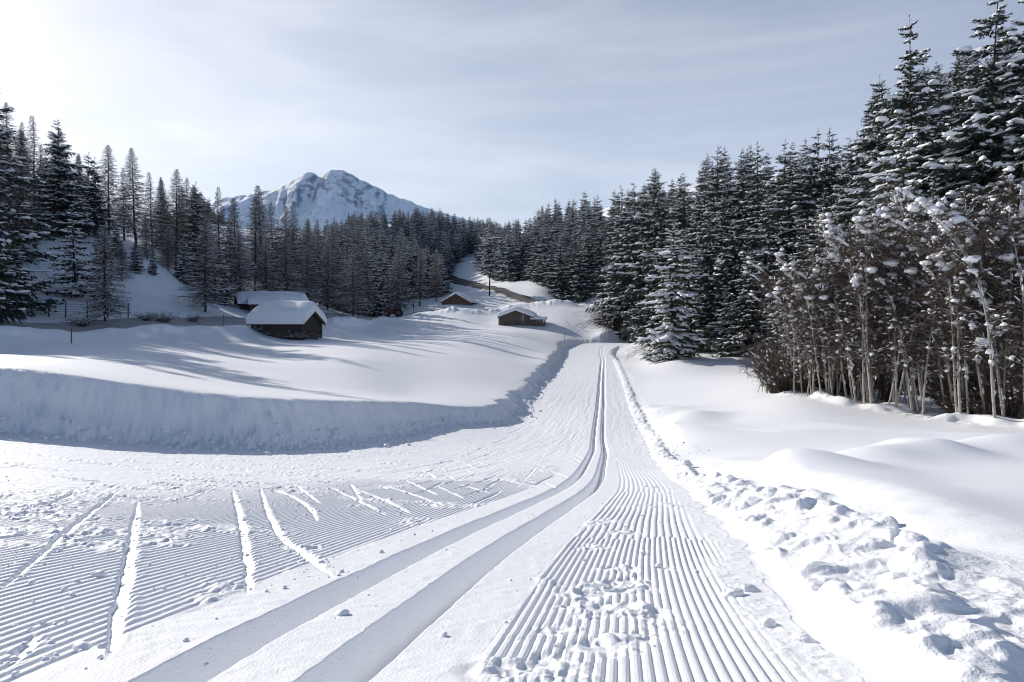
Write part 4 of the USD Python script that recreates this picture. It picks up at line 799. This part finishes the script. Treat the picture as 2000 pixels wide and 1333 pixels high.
# ---------------------------------------------------------------- fence, stakes
fx = [(-60, 603, 49.5), (0, 606, 50), (32, 606, 50.5), (62, 607, 51.5), (95, 607, 52.5), (128, 608, 53.5), (170, 608, 55), (210, 608, 56.5), (250, 608, 58)]
P = [on(*r) for r in fx]; f = thing('wire_fence', 'wire fence on thin posts along the far side of the left road', 'fence', P[1])
for p in P:
    mb = MB(); o = np.array(p) - np.array(P[1]); tube(mb, [o - [0, 0, .4], o + [.02, 0, .6], o + [.03, .02, 1.25]], [.05, .045, .04], 6); obj('post', mb.get(), 'bark', f)
for h in (.25, .45, .65, .85, 1.05):
    mb = MB(); tube(mb, [np.array(p) - np.array(P[1]) + [0, -.05, h] for p in P], [.009] * len(P), 4); obj('wire', mb.get(), 'wire', f)
for x, y, Y, H, lab in ((139, 654, 37.5, .85, 'leftmost slim marker stake on the snow bank of the left road'), (436, 645, 61, 1.1, 'slim marker stake on the road bank left of the meadow barn'), (1102, 664, 96, 1.2, 'slim grey stake standing in the meadow at the trail bend'),
                        (1249, 667, 102, 1.5, 'slim dark stake at the far trail bend before the weeping bush'), (733, 622, 118, 1.2, 'thin stake beside the road left of the tractor'), (808, 618, 136, 1.3, 'thin stake beside the road right of the tractor')):
    p = on(x, y, Y); mb = MB(); tube(mb, [(0, 0, -.4), (.01, 0, H * .5), (.03, .01, H)], [.035, .032, .028], 7); t = thing('marker_stake', lab, 'stake', p); obj('pole', mb.get(), 'grey_wood', t)
    mb = MB(); tube(mb, [(.024, .008, H * .80), (.029, .01, H * .92)], [.036, .036], 7); obj('band', mb.get(), 'red_paint', t)

# ---------------------------------------------------------------- crumbs and clods of snow
def crumbs():
    rg = np.random.default_rng(5); pts, size = [], []
    def put(q, s): pts.append(q); size.append(s)
    k = 1500; i = rg.integers(0, 14000, k); q = left_edge.p[i] + np.c_[left_edge.t[i][:, 1], -left_edge.t[i][:, 0]] * (-rg.normal(-.05, .30, k))[:, None]; m = (q[:, 1] > 7) & (q[:, 1] < 34); put(q[m], rg.gamma(2, .012, m.sum()) + .008)
    k = 2600; i = rg.integers(3500, 12000, k); q = right_edge.p[i] + np.c_[right_edge.t[i][:, 1], -right_edge.t[i][:, 0]] * (rg.normal(.35, .40, k))[:, None]; m = q[:, 1] > .9; put(q[m], rg.gamma(1.8, .005, m.sum()) + .003)
    k = 700; Y = 1.2 + rg.gamma(1.6, 2.2, k); X = rg.uniform(-3.2, .9, k) * (.25 + Y * .22) ; q = np.c_[X, Y]; d = center(X, Y)[0]; m = (np.abs(np.abs(d) - .15) > .07); put(q[m], rg.gamma(1.5, .0018, m.sum()) + .0015)
    for mq, w, dp in marks[:20]:
        k = 45; j = rg.integers(0, len(mq), k); q = mq[j] + rg.normal(0, .06, (k, 2)); put(q, rg.gamma(1.5, .0022, k) + .002)
    q, s = np.vstack(pts), np.concatenate(size); z = terrain(q[:, 0], q[:, 1])[0]
    pi = UsdGeom.PointInstancer.Define(stage, '/World/snow_crumbs'); keys(pi.GetPrim(), 'small loose crumbs of snow scattered on the trail, bank and ridge', 'snow', None, 'stuff')
    for k in range(4):
        v = ICO1.vertices * (1 + np.random.default_rng(k).uniform(-.3, .25, (len(ICO1.vertices), 1))) * [1, .85, .7]
        usdkit.mesh(stage, f'/World/snow_crumbs/crumb_{k + 1:03d}', (v, ICO1.faces), M['tree_snow'], True); pi.CreatePrototypesRel().AddTarget(f'/World/snow_crumbs/crumb_{k + 1:03d}')
    n = len(q); pi.CreateProtoIndicesAttr(Vt.IntArray.FromNumpy(rg.integers(0, 4, n).astype(np.int32)))
    pi.CreatePositionsAttr(Vt.Vec3fArray.FromNumpy(np.c_[q, z + s * .25].astype(np.float32))); pi.CreateScalesAttr(Vt.Vec3fArray.FromNumpy(np.repeat(s[:, None], 3, 1).astype(np.float32)))
    a = rg.uniform(0, np.pi, n); pi.CreateOrientationsAttr(Vt.QuathArray([Gf.Quath(float(math.cos(x)), 0, 0, float(math.sin(x))) for x in a]))
crumbs()
for k, (y, off, s) in enumerate([(1.95, -.14, .028), (2.02, -.09, .03), (1.62, -.10, .02), (1.5, -.05, .02), (1.35, .42, .055), (1.6, .50, .06), (1.75, .30, .04), (2.3, .45, .05), (2.9, .55, .05), (3.6, .5, .055), (4.6, .4, .06), (6.2, .35, .06), (9.5, .25, .07)]):
    i = int(np.argmin(np.abs(right_edge.p[:, 1] - y))); p = right_edge.p[i] + off * np.array([right_edge.t[i, 1], -right_edge.t[i, 0]])
    zz = float(terrain(p[:1], p[1:2])[0][0]); r2 = np.random.default_rng(500 + k); ico = trimesh.creation.icosphere(subdivisions=3)
    v = ico.vertices; dsp = 1 + (meshkit.fbm(v * 1.5 + k * 5, 4, 70) - .5) * .8; v = v * dsp[:, None] * [1.2, .95, .8] * s
    t = thing('snow_clod', 'lump of broken snow lying on the right edge of the trail', 'snow clod', (p[0], p[1], zz - s * .05), r2.uniform(0, 6), 'snow clods along the right edge'); obj('lump', (v, ico.faces), 'trail_snow', t, smooth=True)

# ---------------------------------------------------------------- air: far things fade to blue
HAZE = usdkit.material(stage, '/World/Looks/haze', {'v': ('principled_volume', {'color': (0.38, 0.62, 1.0), 'density': 3.2e-5, 'anisotropy': 0.0})}, [], volume='v.volume')
M['haze'] = HAZE
hz = trimesh.creation.box((9000, 8400, 1700)); hz.apply_translation((0, 2900, 560)); obj('haze', hz, 'haze', kind='stuff')
